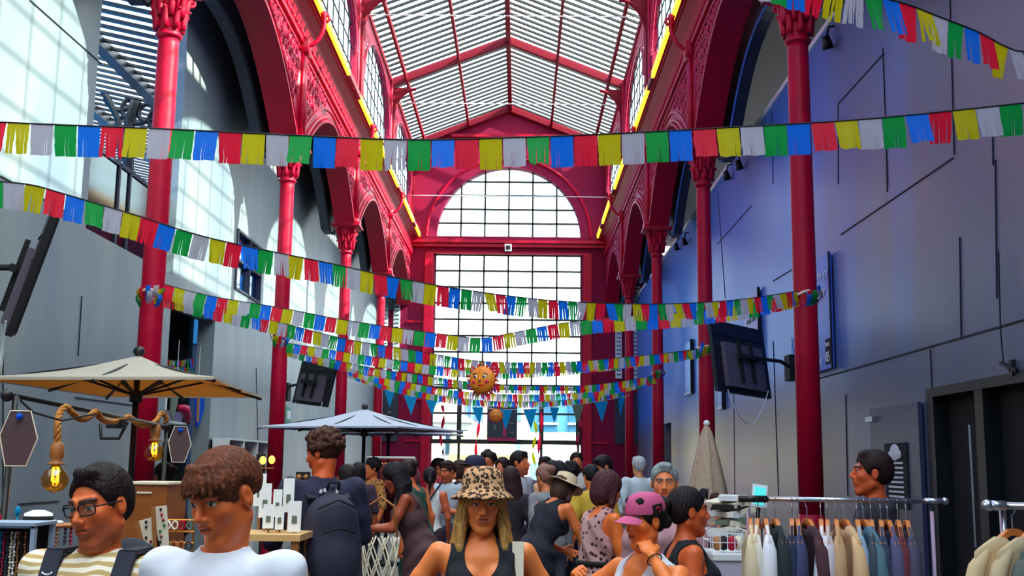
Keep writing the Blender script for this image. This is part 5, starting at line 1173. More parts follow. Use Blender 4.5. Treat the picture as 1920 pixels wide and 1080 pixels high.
def person(label, pos, face, H=1.72, skin=(205,128,92), hair=(40,26,20), style='short', head=(0,0,0), female=False, lean=0.0, side=0.0,
           arms=None, top=None, bottom=None, dress=None, detail=0, wide=1.0, name='person', group=None, legs=None, stub=None, lipc=None, browc=None, hairdz=0.0):
    """face: heading in degrees, 0 = away from the camera (+Y), positive turns left. arms = dict of absolute local joints (in metres for H=1.72)"""
    root = thing(name, label, 'person', pos, R(face), group); s = H/1.72
    hp = (detail >= 1)
    J = dict(pel=(0,0,0.95), che=(0,0,1.27), nk=(0,-0.01,1.45), hd=(0,0.015,1.595))
    sw = (0.165 if female else 0.19)*wide
    for q, sg in (('l',-1), ('r',1)):
        J['s'+q] = (sg*sw,-0.01,1.39); J['e'+q] = (sg*(sw+0.06),-0.04,1.12); J['w'+q] = (sg*(sw+0.07),0.05,0.88)
        J['h'+q] = (sg*0.085,0,0.92); J['k'+q] = (sg*0.1,0.03,0.5); J['a'+q] = (sg*0.1,-0.02,0.09)
    if lean or side:
        c, sn = math.cos(R(lean)), math.sin(R(lean)); c2, s2 = math.cos(R(side)), math.sin(R(side))
        for k in ('che','nk','hd','sl','sr','el','er','wl','wr'):
            x, y, z = J[k]; y0, z0 = y, z-0.95; f_ = 0.6 if k == 'che' else 1.0
            y, z = y0*c+z0*sn, z0*c-y0*sn+0.95; x = x*c2+(z-0.95)*s2
            J[k] = (x, y-(0.12*sn), z)
        for k in ('pel','hl','hr'): J[k] = (J[k][0], J[k][1]-0.12*sn, J[k][2])
    if arms: J.update({k: v for k, v in arms.items() if k in J})
    if legs: J.update(legs)
    J = {k: np.array(v, float)*s for k, v in J.items()}
    allp = np.stack(list(J.values())); lo = allp.min(0)-0.2; hi = allp.max(0)+0.2; lo[2] = -0.01; hi[2] = J['hd'][2]+0.2; hi[2] = max(hi[2], allp[:,2].max()+0.2)
    hc = J['hd']
    if detail == 2: fine, mid, coarse = 0.0032, 0.008, 0.014
    elif detail == 1: fine, mid, coarse = 0.005, 0.010, 0.016
    else: fine, mid, coarse = 0.011, 0.016, 0.02
    def ax(q):
        a, b = hc[q]-0.125, hc[q]+0.125
        return axis([(lo[q], mid if q < 2 else coarse)] + ([(a, fine)] if a > lo[q] else []) + ([(b, mid if q < 2 else fine*2)] if b < hi[q] else []) + [(hi[q], 0)])
    def axz():
        a = hc[2]-0.135
        return axis([(lo[2], coarse), (max(lo[2]+0.1, a-0.45), mid), (a, fine), (hc[2]+0.135, mid)] + [(max(hi[2], hc[2]+0.15), 0)])
    xs, ys, zs = ax(0), ax(1), axz()
    G = lambda: Sdf(xs, ys, zs)
    yaw, pit, rol = head; HR = Matrix.Rotation(R(yaw), 3, 'Z') @ Matrix.Rotation(R(pit), 3, 'X') @ Matrix.Rotation(R(rol), 3, 'Y'); HRn = np.array(HR)
    hs = s*(0.97 if female else 1.0)
    def h(p): return hc+HRn@(np.array(p)*hs)
    up = J['nk']-J['pel']; up = up/np.linalg.norm(up); rt = J['sr']-J['sl']; rt = rt/np.linalg.norm(rt); fw = np.cross(up, rt); TM = np.stack([rt, fw, up], 1)
    ch = J['che']; tw = wide*(0.92 if female else 1.0)
    def torso(S, g=0.0, k=0.05):
        S.ell(J['pel']+(0,0,0.0), np.array((0.165*tw+g, 0.12+g, 0.13+g))*s, k, TM)
        mid_ = J['pel']*0.45+ch*0.55
        S.ell(mid_, np.array(((0.125 if female else 0.145)*tw+g, 0.10+g, 0.17+g))*s, k, TM)
        S.ell(ch, np.array(((0.15 if female else 0.17)*tw+g, 0.11+g, 0.16+g))*s, k, TM)
        S.cap(J['sl']*0.8+J['sr']*0.2-up*0.03*s, J['sr']*0.8+J['sl']*0.2-up*0.03*s, (0.065+g)*s, (0.065+g)*s, k)
        S.cap(ch+up*0.1*s, J['nk'], (0.08+g)*s, (0.05+g)*s, k)
        if female:
            for sg in (-1, 1): S.ell(ch+rt*sg*0.07*s+fw*0.085*s-up*0.0*s, np.array((0.062+g, 0.055+g, 0.062+g))*s, 0.03)
        return S
    ar = 0.85 if female else 1.0
    def arm(S, q, g=0.0, part=1.0):
        a, b, c = J['s'+q], J['e'+q], J['w'+q]
        S.cap(a, a*0.45+b*0.55, (0.056*ar+g)*s, (0.05*ar+g)*s, 0.03)
        if part > 0.5: S.cap(a*0.5+b*0.5, b, (0.05*ar+g)*s, (0.04*ar+g)*s, 0.02)
        if part > 0.8: S.cap(b, b*0.4+c*0.6, (0.042*ar+g)*s, (0.036*ar+g)*s, 0.02); S.cap(b*0.4+c*0.6, c, (0.036*ar+g)*s, (0.026*ar+g)*s, 0.02)
        return S
    def leg(S, q, g=0.0, to=1.0):
        a, b, c = J['h'+q], J['k'+q], J['a'+q]
        S.cap(a, a*0.4+b*0.6, (0.088*tw+g)*s, (0.068+g)*s, 0.04)
        if to > 0.4: S.cap(a*0.4+b*0.6, b, (0.068+g)*s, (0.054+g)*s, 0.02)
        if to > 0.6: S.cap(b, b*0.6+c*0.4, (0.052+g)*s, (0.055+g)*s, 0.02); S.cap(b*0.6+c*0.4, c, (0.055+g)*s, (0.038+g)*s, 0.02)
        return S
    B = torso(G())
    B.cap(J['nk']-up*0.03*s, h((0,-0.02,-0.06)), (0.043 if female else 0.053)*s, (0.041 if female else 0.051)*s, 0.022)
    for q in 'lr': arm(B, q); leg(B, q)
    for q, sg in (('l',-1), ('r',1)):                       # hands
        w = J['w'+q]; d = w-J['e'+q]; d = d/np.linalg.norm(d); hv = arms.get('f'+q) if arms else None
        n_ = np.array(arms['n'+q], float) if arms and 'n'+q in arms else np.array((-sg*1.0, 0.15, 0.0)); n_ = n_-d*(n_@d); n_ = n_/np.linalg.norm(n_); e = np.cross(d, n_)   # n_: palm direction
        curl = arms.get('c'+q, 0.35) if arms else 0.35
        pc = w+d*0.045*s
        B.ell(pc, np.array((0.038, 0.016, 0.05))*s, 0.015, np.stack([e, n_, d], 1))
        for i, (o_, L) in enumerate(((-0.028,0.066),(-0.01,0.075),(0.009,0.07),(0.027,0.056))):
            p = w+d*0.082*s+e*o_*s; L *= s; dd = d
            for sgm, (f_, rr) in enumerate(((0.42,0.0088),(0.32,0.008),(0.26,0.0072))):
                an = curl*(0.55+0.5*sgm); dd = dd*math.cos(an)+n_*math.sin(an); nn = n_; p2 = p+dd*L*f_
                B.cap(p, p2, max(rr, fine*0.8)*s, max(rr*0.94, fine*0.8)*s, 0.003 if hp else 0.006); p = p2
        th = w+d*0.02*s-e*(sg*0.0+0.028)*s*(1 if q == 'l' else 1); t1 = th+(d*0.6-e*0.6+n_*0.35)*0.042*s; t2 = t1+(d*0.9-e*0.15+n_*0.35)*0.032*s
        B.cap(th, t1, 0.012*s, 0.0095*s, 0.01); B.cap(t1, t2, 0.0095*s, 0.008*s, 0.004)
        a = J['a'+q]; B.cap(a-(0,0.03*s,0.04*s), a+np.array((0,0.13,-0.055))*s, 0.035*s, 0.028*s, 0.03)
    H_ = B
    H_.ell(h((0,-0.018,0.03)), np.array((0.075,0.089,0.085))*hs, 0.02, HRn)
    H_.ell(h((0,0.022,-0.03)), np.array((0.060 if female else 0.064,0.064,0.088))*hs, 0.025, HRn)
    jw = 0.05 if female else 0.056
    for sg in (-1,1): H_.cap(h((sg*jw,-0.005,-0.06)), h((sg*0.017,0.062,-0.104)), 0.016*hs, 0.016*hs, 0.03)
    H_.ell(h((0,0.067,-0.106)), np.array((0.022,0.017,0.018))*hs, 0.02, HRn)
    if detail >= 1:
        for sg in (-1,1):
            H_.ell(h((sg*0.036,0.054,-0.02)), np.array((0.024,0.022,0.02))*hs, 0.025, HRn)
            H_.cap(h((sg*0.012,0.083,0.030)), h((sg*0.045,0.068,0.030)), 0.010*hs, 0.008*hs, 0.014)
            H_.ell(h((sg*0.031,0.098,0.010)), np.array((0.019,0.020,0.014))*hs, 0.012, HRn, mode=1)
            H_.ell(h((sg*0.031,0.0695,0.010)), np.array((0.0135,0.0135,0.0118))*hs, 0.004, HRn)
            H_.cap(h((sg*0.019,0.078,0.018)), h((sg*0.043,0.073,0.017)), 0.005*hs, 0.004*hs, 0.004)
            H_.cap(h((sg*0.020,0.078,0.000)), h((sg*0.041,0.073,-0.001)), 0.004*hs, 0.003*hs, 0.006)
        H_.cap(h((0,0.084,0.016)), h((0,0.106,-0.022)), 0.0075*hs, 0.0115*hs, 0.014)
        for sg in (-1,1): H_.ell(h((sg*0.012,0.096,-0.028)), np.array((0.0085,0.010,0.008))*hs, 0.006, HRn)
        H_.ell(h((0,0.078,-0.055)), np.array((0.028,0.017,0.022))*hs, 0.02, HRn)
        H_.cap(h((-0.017,0.090,-0.050)), h((0.017,0.090,-0.050)), 0.0062*hs, 0.0062*hs, 0.006)
        H_.cap(h((-0.014,0.090,-0.062)), h((0.014,0.090,-0.062)), 0.0075*hs, 0.0075*hs, 0.006)
        H_.cap(h((-0.022,0.097,-0.0560)), h((0.022,0.097,-0.0560)), 0.0030*hs, 0.0030*hs, 0.004, mode=1)
    else:
        H_.cap(h((0,0.082,0.016)), h((0,0.104,-0.022)), 0.009*hs, 0.013*hs, 0.012)
        H_.ell(h((0,0.08,-0.055)), np.array((0.026,0.02,0.018))*hs, 0.02, HRn)
        for sg in (-1,1): H_.ell(h((sg*0.032,0.095,0.010)), np.array((0.018,0.018,0.013))*hs, 0.01, HRn, mode=1)
    for sg in (-1,1):
        H_.ell(h((sg*0.078,-0.008,-0.005)), np.array((0.009,0.019,0.031))*hs, 0.008, HRn)
        if detail >= 1: H_.ell(h((sg*0.088,-0.002,-0.002)), np.array((0.006,0.009,0.016))*hs, 0.004, HRn, mode=1)
    sk = np.array(lin(skin)[:3]); br = np.array(lin(browc or hair)[:3]); lc = np.array(lin(lipc or tuple(int(v*f_) for v, f_ in zip(skin, (0.92,0.6,0.64) if female else (0.92,0.7,0.7))))[:3])
    def colf(V):
        n = len(V); C_ = np.ones((n,4)); C_[:,:3] = sk
        L = (V-hc)@HRn/hs
        def mixc(w, c): C_[:,:3] = C_[:,:3]*(1-w[:,None])+c*w[:,None]
        near = (np.abs(L) < 0.16).all(1)
        ex = 0.002 if detail == 2 else 0.004
        if stub:
            w = np.clip((-0.035-L[:,2])/0.02,0,1)*np.clip((L[:,1]+0.01)/0.03,0,1)*near*np.clip((L[:,2]+0.14)/0.02,0,1); mixc(w*0.45, np.array(lin(stub)[:3]))
        w = np.exp(-(((np.abs(L[:,0])-0.04)/0.02)**2+((L[:,2]+0.025)/0.02)**2+((L[:,1]-0.07)/0.03)**2)); mixc(w*0.22, sk*np.array((1.1,0.6,0.6)))
        def capd(a, b):
            a = np.array(a); b = np.array(b); ba = b-a; t = np.clip(((L-a)@ba)/(ba@ba),0,1); return np.linalg.norm(L-a-t[:,None]*ba, axis=1)
        for sg in (-1,1):
            d = np.minimum(capd((sg*0.014,0.09,0.031),(sg*0.032,0.084,0.037)), capd((sg*0.032,0.084,0.037),(sg*0.05,0.068,0.03)))
            mixc(np.clip(((0.0062 if female else 0.0066)+ex-d)/0.003,0,1)*0.95, br)
            if detail >= 1:
                ec = np.array((sg*0.031,0.0695,0.010)); de = np.linalg.norm((L-ec)/np.array((1,1,0.88)), axis=1); fr_ = (L[:,1] > 0.074)&(np.abs(L[:,0]-sg*0.031) < 0.0125)&(np.abs(L[:,2]-0.009) < 0.0062)
                mixc(np.where(fr_ & (de < 0.0152), 1.0, 0.0), np.array((0.75,0.72,0.7)))
                di = np.hypot(L[:,0]-sg*0.031, L[:,2]-0.0085); mixc(np.where(fr_ & (di < 0.0062), 1.0, 0.0), np.array((0.03,0.018,0.012)))
                dl = np.minimum(capd((sg*0.019,0.084,0.0135),(sg*0.031,0.086,0.0175)), capd((sg*0.031,0.086,0.0175),(sg*0.044,0.078,0.0125))); mixc(np.clip((0.0045-dl)/0.002,0,1)*0.9, np.array((0.02,0.014,0.012)))
            else:
                de = np.linalg.norm(L-np.array((sg*0.032,0.08,0.010)), axis=1); mixc(np.clip((0.013-de)/0.006,0,1)*0.85, np.array((0.03,0.02,0.02)))
        dm = np.minimum(capd((-0.018,0.094,-0.051),(0.018,0.094,-0.051)), capd((-0.013,0.095,-0.062),(0.013,0.095,-0.062))); mixc(np.clip((0.0062+ex*0.4-dm)/0.003,0,1)*near*0.85, lc)
        mixc(np.clip((0.0028-np.abs(L[:,2]+0.0565))/0.0015,0,1)*(np.abs(L[:,0]) < 0.022)*(L[:,1] > 0.08)*near, sk*0.12)
        return C_
    B.mesh('body', 'skin', root, colf)
    # hair
    if style:
        S = G(); rnd = random.Random(len(label)*7+int(pos[0]*100)); hm = hairmat(hair); hz = 0.0
        def skull(g, k=0.01): S.ell(h((0,-0.020,0.036)), (np.array((0.077,0.092,0.085))+g)*hs, k, HRn)
        def cutface(y=0.045, z=0.05, y2=None):
            S.ell(h((0,0.12,z-0.10)), np.array((0.10,0.12-0.0,0.11))*hs, 0.01, HRn, mode=1)
        if style == 'short':
            skull(0.012); S.ell(h((0,-0.05,0.0)), np.array((0.074,0.07,0.07))*hs, 0.02, HRn); S.cap(h((-0.04,0.04,0.1)), h((0.04,0.04,0.1)), 0.022*hs, 0.022*hs, 0.02)
            cutface(z=0.062); S.cap(h((0,-0.05,-0.12)), h((0,-0.2,-0.1)), 0.06*hs, 0.06*hs, 0.01, 1)
            for sg in (-1,1): S.ell(h((sg*0.09,0.0,-0.02)), np.array((0.02,0.05,0.05))*hs, 0.01, HRn, mode=1)
        elif style == 'receding':
            skull(0.009); S.ell(h((0,-0.05,0.0)), np.array((0.074,0.07,0.075))*hs, 0.02, HRn); S.cap(h((-0.03,0.045,0.108)), h((0.01,0.05,0.11)), 0.018*hs, 0.018*hs, 0.02)
            S.ell(h((0,0.13,-0.02)), np.array((0.11,0.12,0.115))*hs, 0.01, HRn, mode=1); 
            for sg in (-1,1): S.ell(h((sg*0.055,0.1,0.08)), np.array((0.03,0.045,0.03))*hs, 0.01, HRn, mode=1); S.ell(h((sg*0.09,0.01,-0.025)), np.array((0.02,0.035,0.045))*hs, 0.01, HRn, mode=1)
        elif style == 'fringe':
            skull(0.013); S.ell(h((0,-0.028,0.035)), np.array((0.083,0.094,0.072))*hs, 0.02, HRn)
            S.ell(h((0,0.052,0.062)), np.array((0.070,0.045,0.034))*hs, 0.015, HRn)
            for k in range(11):
                a = -0.95+k*0.19; S.cap(h((0.06*math.sin(a)*0.9,0.02+0.045*math.cos(a),0.1)), h((0.09*math.sin(a),-0.0+0.098*math.cos(a)+0.006,0.042+0.008*math.sin(k*2.1))), 0.012*hs, 0.006*hs, 0.006)
            S.ell(h((0,0.14,-0.055)), np.array((0.12,0.125,0.09))*hs, 0.004, HRn, mode=1)
            S.ell(h((0,0,-0.12)), np.array((0.2,0.2,0.118))*hs, 0.008, HRn, mode=1)
            for sg in (-1,1): S.ell(h((sg*0.095,0.0,-0.0)), np.array((0.026,0.04,0.045))*hs, 0.01, HRn, mode=1)
        elif style in ('curly', 'afro'):
            skull(0.014); cutface(z=0.055)
            for k in range(150 if hp else 60):
                u = rnd.uniform(-0.25, 1); a = rnd.uniform(0, 6.28); q = math.sqrt(1-u*u); v = np.array((q*math.cos(a), q*math.sin(a), u))
                if v[1] > 0.45 and u < 0.5: continue
                p = np.array((0,-0.02,0.035))+v*np.array((0.092,0.108,0.1)); S.ell(h(p), np.array((1,1,1))*rnd.uniform(0.013,0.021)*hs, 0.004)
        elif style in ('long', 'longfront'):
            skull(0.016)
            L_ = 0.26 if style == 'long' else 0.22
            S.ell(h((0,-0.055,-0.02)), np.array((0.082,0.065,0.12))*hs, 0.03, HRn)
            for k in range(15):
                a = math.pi*(0.5+ (k-7)/7*0.60)  # fan round the back
                x0 = 0.082*math.cos(a)*1.0; y0 = -0.022-0.088*math.sin(a)
                e = h((x0*1.25,y0*1.0,-0.1)); tip = e+np.array((x0*0.5, -0.01, -L_*(0.8+0.2*math.cos(k*1.7))))*hs
                S.cap(h((x0,y0,0.03)), e, 0.02*hs, 0.022*hs, 0.012); S.cap(e, tip, 0.023*hs, 0.013*hs, 0.012)
            if style == 'longfront':
                for sg in (-1,1):
                    for k in range(4):
                        e = h((sg*(0.082+0.006*k),0.02-0.02*k,-0.07)); S.cap(h((sg*0.072,0.035-0.02*k,0.05)), e, 0.015*hs, 0.018*hs, 0.01); m2 = e+np.array((sg*0.015,0.03,-0.12))*hs; S.cap(e, m2, 0.018*hs, 0.016*hs, 0.008); S.cap(m2, m2+np.array((-sg*0.01,0.01,-0.08))*hs, 0.016*hs, 0.008*hs, 0.008)
            S.ell(h((0,0.125,-0.03)), np.array((0.062,0.11,0.105))*hs, 0.008, HRn, mode=1)
        elif style == 'bob':
            skull(0.018); S.ell(h((0,-0.05,-0.03)), np.array((0.092,0.078,0.11))*hs, 0.03, HRn)
            for sg in (-1,1): S.cap(h((sg*0.075,0.0,0.02)), h((sg*0.085,0.01,-0.1)), 0.024*hs, 0.024*hs, 0.02)
            S.ell(h((0,0.13,-0.03)), np.array((0.062,0.115,0.11))*hs, 0.008, HRn, mode=1)
        elif style in ('bun', 'ponytail', 'updo'):
            skull(0.009); S.ell(h((0,-0.05,0.0)), np.array((0.076,0.07,0.075))*hs, 0.02, HRn); cutface(z=0.06)
            for sg in (-1,1): S.ell(h((sg*0.085,0.01,-0.025)), np.array((0.02,0.035,0.04))*hs, 0.01, HRn, mode=1)
            if style == 'bun': S.ell(h((0,-0.13,0.05)), np.array((0.045,0.04,0.045))*hs, 0.01, HRn)
            if style == 'updo':
                for k in range(14): S.ell(h((rnd.uniform(-0.045,0.045),-0.14+rnd.uniform(-0.05,0.03),-0.01+rnd.uniform(-0.06,0.05))), np.array((0.034,0.034,0.038))*hs, 0.008)
            if style == 'ponytail':
                a = h((0,-0.12,0.03)); b = h((0,-0.165,-0.05)); c_ = b+np.array((0,-0.01,-0.16))*hs
                S.cap(a, b, 0.022*hs, 0.026*hs, 0.01); S.cap(b, c_, 0.026*hs, 0.008*hs, 0.01)
        nf = 60.0
        def dp(V):
            L = (V-hc); L2 = L@HRn
            th = np.arctan2(L2[:,0], L2[:,1]); w = 0.0012*np.sin(th*27+3*np.sin(L2[:,2]*30))+0.0008*np.sin(th*61+L2[:,2]*50)
            n_ = L/np.maximum(1e-6, np.linalg.norm(L, axis=1))[:,None]; return V+n_*w[:,None]
        S.mesh('hair', hm, root, None, dp if hp else None)
    # clothes
    def fold(amp=0.004):
        def f(V): return V+np.stack([amp*np.sin(V[:,2]*38+V[:,0]*22+3*np.sin(V[:,1]*9)), amp*np.sin(V[:,2]*31+V[:,0]*27+2*np.sin(V[:,0]*8)), 0*V[:,0]], 1)
        return f
    def wear(nm, c, fn, amp=0.004):
        S = G(); fn(S); m_ = c if isinstance(c, bpy.types.Material) else cloth(*c) if isinstance(c[0], tuple) else cloth(c); return S.mesh(nm, m_, root, None, fold(amp*(1 if hp else 0.6)))
    nkp = J['nk']
    if top:
        kind, c = top
        def fn(S):
            torso(S, 0.012)
            if kind in ('tee', 'shirt', 'jacket'):
                for q in 'lr': arm(S, q, 0.014 if kind == 'tee' else 0.012, 0.6 if kind == 'tee' else 1.0)
                S.ell(nkp+fw*0.02*s+up*0.035*s, np.array((0.068,0.072,0.05))*s*(1.0 if kind == 'tee' else 0.95), 0.004, TM, mode=1)
                S.cap(nkp+up*0.01*s, nkp+up*0.2*s, 0.064*s, 0.064*s, 0.0, 1)
                if kind == 'tee': S.cap(nkp+up*0.09*s, nkp+up*0.3*s, 0.1*s, 0.12*s, 0.0, 1)
            else:                                            # tank: deep scoop, straps, bare shoulders
                S.ell(nkp+fw*0.10*s-up*0.04*s, np.array((0.072,0.12,0.135))*s, 0.004, TM, mode=1)
                S.ell(nkp-fw*0.12*s+up*0.02*s, np.array((0.08,0.1,0.12))*s, 0.004, TM, mode=1)
                S.cap(nkp+up*0.015*s, nkp+up*0.2*s, 0.075*s, 0.09*s, 0.0, 1)
                for q, sg in (('l',-1),('r',1)):
                    S.ell(J['s'+q]+rt*sg*0.015*s-up*0.01*s, np.array((0.072,0.14,0.13))*s, 0.004, TM, mode=1)
            S.plane(J['pel']-up*(0.06 if kind != 'crop' else -0.12)*s, -up)
        if kind == 'crop': kind = 'tank'
        wear('top', c, fn)
    if bottom:
        kind, c = bottom
        def fn(S):
            S.ell(J['pel'], np.array((0.168*tw+0.008, 0.124+0.008, 0.13))*s, 0.05, TM)
            for q in 'lr': leg(S, q, 0.014, 1.0 if kind == 'trousers' else 0.3)
            if kind == 'trousers':
                for q in 'lr': S.cap(J['k'+q], J['a'+q], 0.068*s, 0.06*s, 0.03)
            S.plane(J['pel']+up*0.07*s, up)
            S.plane((0,0,(0.07 if kind == 'trousers' else 0.58)*s), (0,0,-1))
        wear('trousers' if kind == 'trousers' else 'shorts', c, fn)
    if dress:
        c, hem, deep = dress
        def fn(S):
            torso(S, 0.02)
            [leg(S, q, 0.022, 0.5) for q in 'lr']
            S.cap(J['pel']+np.array((0,0,-0.02)), np.array((J['pel'][0]*0.6,J['pel'][1]*0.5,(hem-0.1)*s)), 0.14*s, 0.23*s if hem < 0.5 else 0.2*s, 0.06)
            S.ell(nkp+fw*0.10*s-up*0.03*s, np.array((0.08,0.12,0.10 if not deep else 0.13))*s, 0.004, TM, mode=1)
            S.ell(nkp-fw*0.12*s+up*0.02*s, np.array((0.08,0.1,0.10))*s, 0.004, TM, mode=1)
            S.cap(nkp+up*0.015*s, nkp+up*0.2*s, 0.075*s, 0.09*s, 0.0, 1)
            for q, sg in (('l',-1),('r',1)): S.ell(J['s'+q]+rt*sg*0.015*s-up*0.01*s, np.array((0.068,0.14,0.12))*s, 0.004, TM, mode=1)
            S.plane((0,0,hem*s), (0,0,-1))
        wear('dress', c, fn, 0.008)
    if not dress or True:
        for q in 'lr':
            a = J['a'+q]; m = MB(); m.ball(a+np.array((0,0.05,-0.045))*s, (0.052*s,0.15*s,0.045*s), 12, 8); m.build('shoe', cloth((235,232,228)) if rndshoe(label) else cloth((40,38,40)), root, True)
    return dict(root=root, h=h, J=J, HR=HR, s=s, hs=hs, hc=Vector(hc), up=Vector(up), rt=Vector(rt), fw=Vector(fw))
def rndshoe(l): return sum(map(ord, l)) % 2
# ---------------------------------------------------------------- accessories
def put(mb, name, mt, P, smooth=True): return mb.build(name, mt, P['root'], smooth)
def at_head(P, p): return Vector(P['h'](p))
def lathe_head(P, name, mt, prof, tilt=(0,0,0), off=(0,0,0), sq=(1.0,1.15), wob=0.0, n=36):
    M = P['HR'] @ Euler(tilt).to_matrix(); m = MB(); vs = []
    for r, z in prof:
        for k in range(n):
            a = 2*math.pi*k/n; v = Vector((r*sq[0]*math.cos(a), r*sq[1]*math.sin(a), z+wob*math.sin(3*a)*max(0,r-0.09)*6)); vs.append(Vector(P['hc'])+(P['HR'] @ Vector(off)+M @ v)*P['hs'])
    m.add(vs, [(i*n+k, i*n+(k+1)%n, (i+1)*n+(k+1)%n, (i+1)*n+k) for i in range(len(prof)-1) for k in range(n)]); m.add([vs[-n+k] for k in range(n)], [tuple(range(n))])
    return m.build(name, mt, P['root'], True)
def glasses(P, mt='blackm', lens='glass', up=0.0, fwd=0.0, name='glasses', lw=0.0265, lh=0.0185):
    m = MB()
    def T(x, y, z): return at_head(P, (x, y, z))
    for sg in (-1, 1):
        pts = [T(sg*(0.033+lw*(0.98*(1 if abs(math.cos(a)) > 0.5 else 0)*math.copysign(1, math.cos(a)) if False else math.copysign(abs(math.cos(a))**0.5, math.cos(a)))), 0.096+fwd-0.012*max(0, math.copysign(abs(math.cos(a))**0.5, math.cos(a))), 0.008+up+lh*math.copysign(abs(math.sin(a))**0.6, math.sin(a))) for a in [2*math.pi*k/24 for k in range(24)]]
        m.tube(pts, 0.0022 if lens == 'glass' else 0.003, 6, closed=True)
        m.tube([T(sg*(0.033+lw), 0.088+fwd, 0.014+up), T(sg*0.074, 0.07+fwd, 0.013+up), T(sg*0.082, 0.0+fwd*0.5, 0.008+up), T(sg*0.082, -0.02, 0.0+up)], 0.0024, 6)
        l = MB(); l.add(pts, [tuple(range(24))]); l.build('lens', lens, P['root'])
    m.tube([T(-0.008, 0.1+fwd, 0.014+up), T(0.0, 0.104+fwd, 0.016+up), T(0.008, 0.1+fwd, 0.014+up)], 0.0025, 6)
    put(m, name, mt, P)
def head_at(px, py, D): return atY(px, py, D)
def put_person(label, px, py, D, face, lean=0, side=0, H=None, **kw):
    """head centre seen at (px, py) at distance D; the height follows when upright"""
    P = atY(px, py, D); base = 1.595/1.72
    if lean or side or H is not None:
        pass
    Hh = H if H is not None else P.z/base
    s = Hh/1.72; hd = Vector((0, 0.015*s))
    if lean or side:
        c, sn = math.cos(R(lean)), math.sin(R(lean)); c2, s2 = math.cos(R(side)), math.sin(R(side))
        y0, z0 = 0.015, 0.645; y = y0*c+z0*sn-0.12*sn; z = z0*c-y0*sn; hd = Vector((z*s2*s, y*s))
    a = R(face); x = hd.x*math.cos(a)-hd.y*math.sin(a); y = hd.x*math.sin(a)+hd.y*math.cos(a)
    if lean or side: kw.setdefault('headpos', None)
    kw.pop('headpos', None)
    ar = kw.pop('headfix', None)
    r = None
    if lean or side:
        c, sn = math.cos(R(lean)), math.sin(R(lean)); c2 = math.cos(R(side)); s2 = math.sin(R(side))
        zz = (0.645*c-0.015*sn)
        hx, hy = zz*s2, 0.015*c+0.645*sn-0.12*sn
        kw['arms'] = dict(kw.get('arms') or {}); kw['arms'].setdefault('hd', (hx, hy, zz*c2+0.95))
    return person(label, (P.x-x, P.y-y, 0), face, H=Hh, lean=lean, side=side, **kw)
SK1, SK2, SK3, SKB = (214,124,84), (196,104,62), (222,142,100), (226,132,72)
# ---- foreground left: man with glasses
P = put_person('man with dark glasses and short dark hair in a striped tan t-shirt', 186, 948, 3.3, 174, skin=(235,114,55), hair=(38,20,26), style='receding', head=(-14,-12,6), detail=2, stub=(120,62,48), top=('tee', stripes('striped_tan', (196,166,110), (244,236,220), 44.0)), bottom=('trousers', (44,46,66)), wide=0.98)
glasses(P, lens='glass')
s = P['s']; J = P['J']
for q, sg in (('l',-1),('r',1)):
    m = MB(); c = Vector(J['che']); sh_ = Vector(J['s'+q])*0.62+Vector(J['nk'])*0.38; fw = P['fw']; up = P['up']
    a0 = c+fw*0.135*s-up*0.12*s+P['rt']*sg*0.12*s; a1 = c+fw*0.125*s+up*0.04*s+P['rt']*sg*0.11*s; a2 = sh_+up*0.045*s+fw*0.055*s; a3 = sh_-fw*0.06*s+up*0.05*s; a4 = c-fw*0.13*s+up*0.02*s+P['rt']*sg*0.1*s
    for b0, b1 in ((a0,a1),(a1,a2),(a2,a3),(a3,a4)): m.bar(b0, b1, 0.055*s, 0.014, up=(b1-b0).cross(P['rt']))
    put(m, 'backpack_strap', mat('strap_navy', (30,34,54), 0.8), P, False)
    if q == 'r': m = MB(); mid_ = a1.lerp(a2, 0.6)+fw*0.012; m.tube([mid_+P['rt']*0.015*math.cos(a)+up*0.008*math.sin(a) for a in [k*0.5+3.2 for k in range(7)]], 0.003, 6); put(m, 'strap_logo', 'white', P)
m = MB(); c = Vector(J['che'])-P['fw']*0.22*s; m.ball(c, (0.15*s,0.1*s,0.22*s), 16, 12); put(m, 'backpack', mat('pack_navy', (28,32,50), 0.8), P)
# ---- foreground: young man, white t-shirt
P = put_person('young man with a brown bowl fringe in a plain white t-shirt, smiling', 419, 932, 2.98, 168, skin=(239,118,57), hair=(128,66,40), browc=(70,34,24), style='fringe', head=(-16,-20,5), detail=2, top=('tee', (226,230,246)), bottom=('trousers', (60,66,90)), wide=0.9)
# ---- centre: woman with leopard bucket hat
P = put_person('blonde woman in a leopard print bucket hat and black buttoned tank top, facing the camera', 905, 944, 4.55, 182, female=True, skin=(250,139,73), hair=(222,168,92), browc=(120,74,44), style='longfront', head=(3,-8,0), detail=2, wide=1.12,
    top=('tank', (22,22,34)), bottom=('shorts', (64,96,160)), lipc=(186,72,60), arms=dict(sl=(-0.185,-0.01,1.385), el=(-0.31,-0.07,1.16), wl=(-0.19,0.08,0.99), sr=(0.185,-0.01,1.385), er=(0.33,-0.05,1.17), wr=(0.21,0.09,0.98)))
lm = mat('leopard_print', (214,160,116), 0.85); t = lm.node_tree; b = t.nodes['Principled BSDF']; tcn = t.nodes.new('ShaderNodeTexCoord'); v = t.nodes.new('ShaderNodeTexVoronoi'); v.inputs['Scale'].default_value = 60; v.inputs['Randomness'].default_value = 1.0
nn = t.nodes.new('ShaderNodeTexNoise'); nn.inputs['Scale'].default_value = 70; ad = t.nodes.new('ShaderNodeMath'); ad.operation = 'MULTIPLY_ADD'; ad.inputs[1].default_value = 0.5; ad.inputs[2].default_value = -0.25; a2 = t.nodes.new('ShaderNodeMath'); a2.operation = 'ADD'
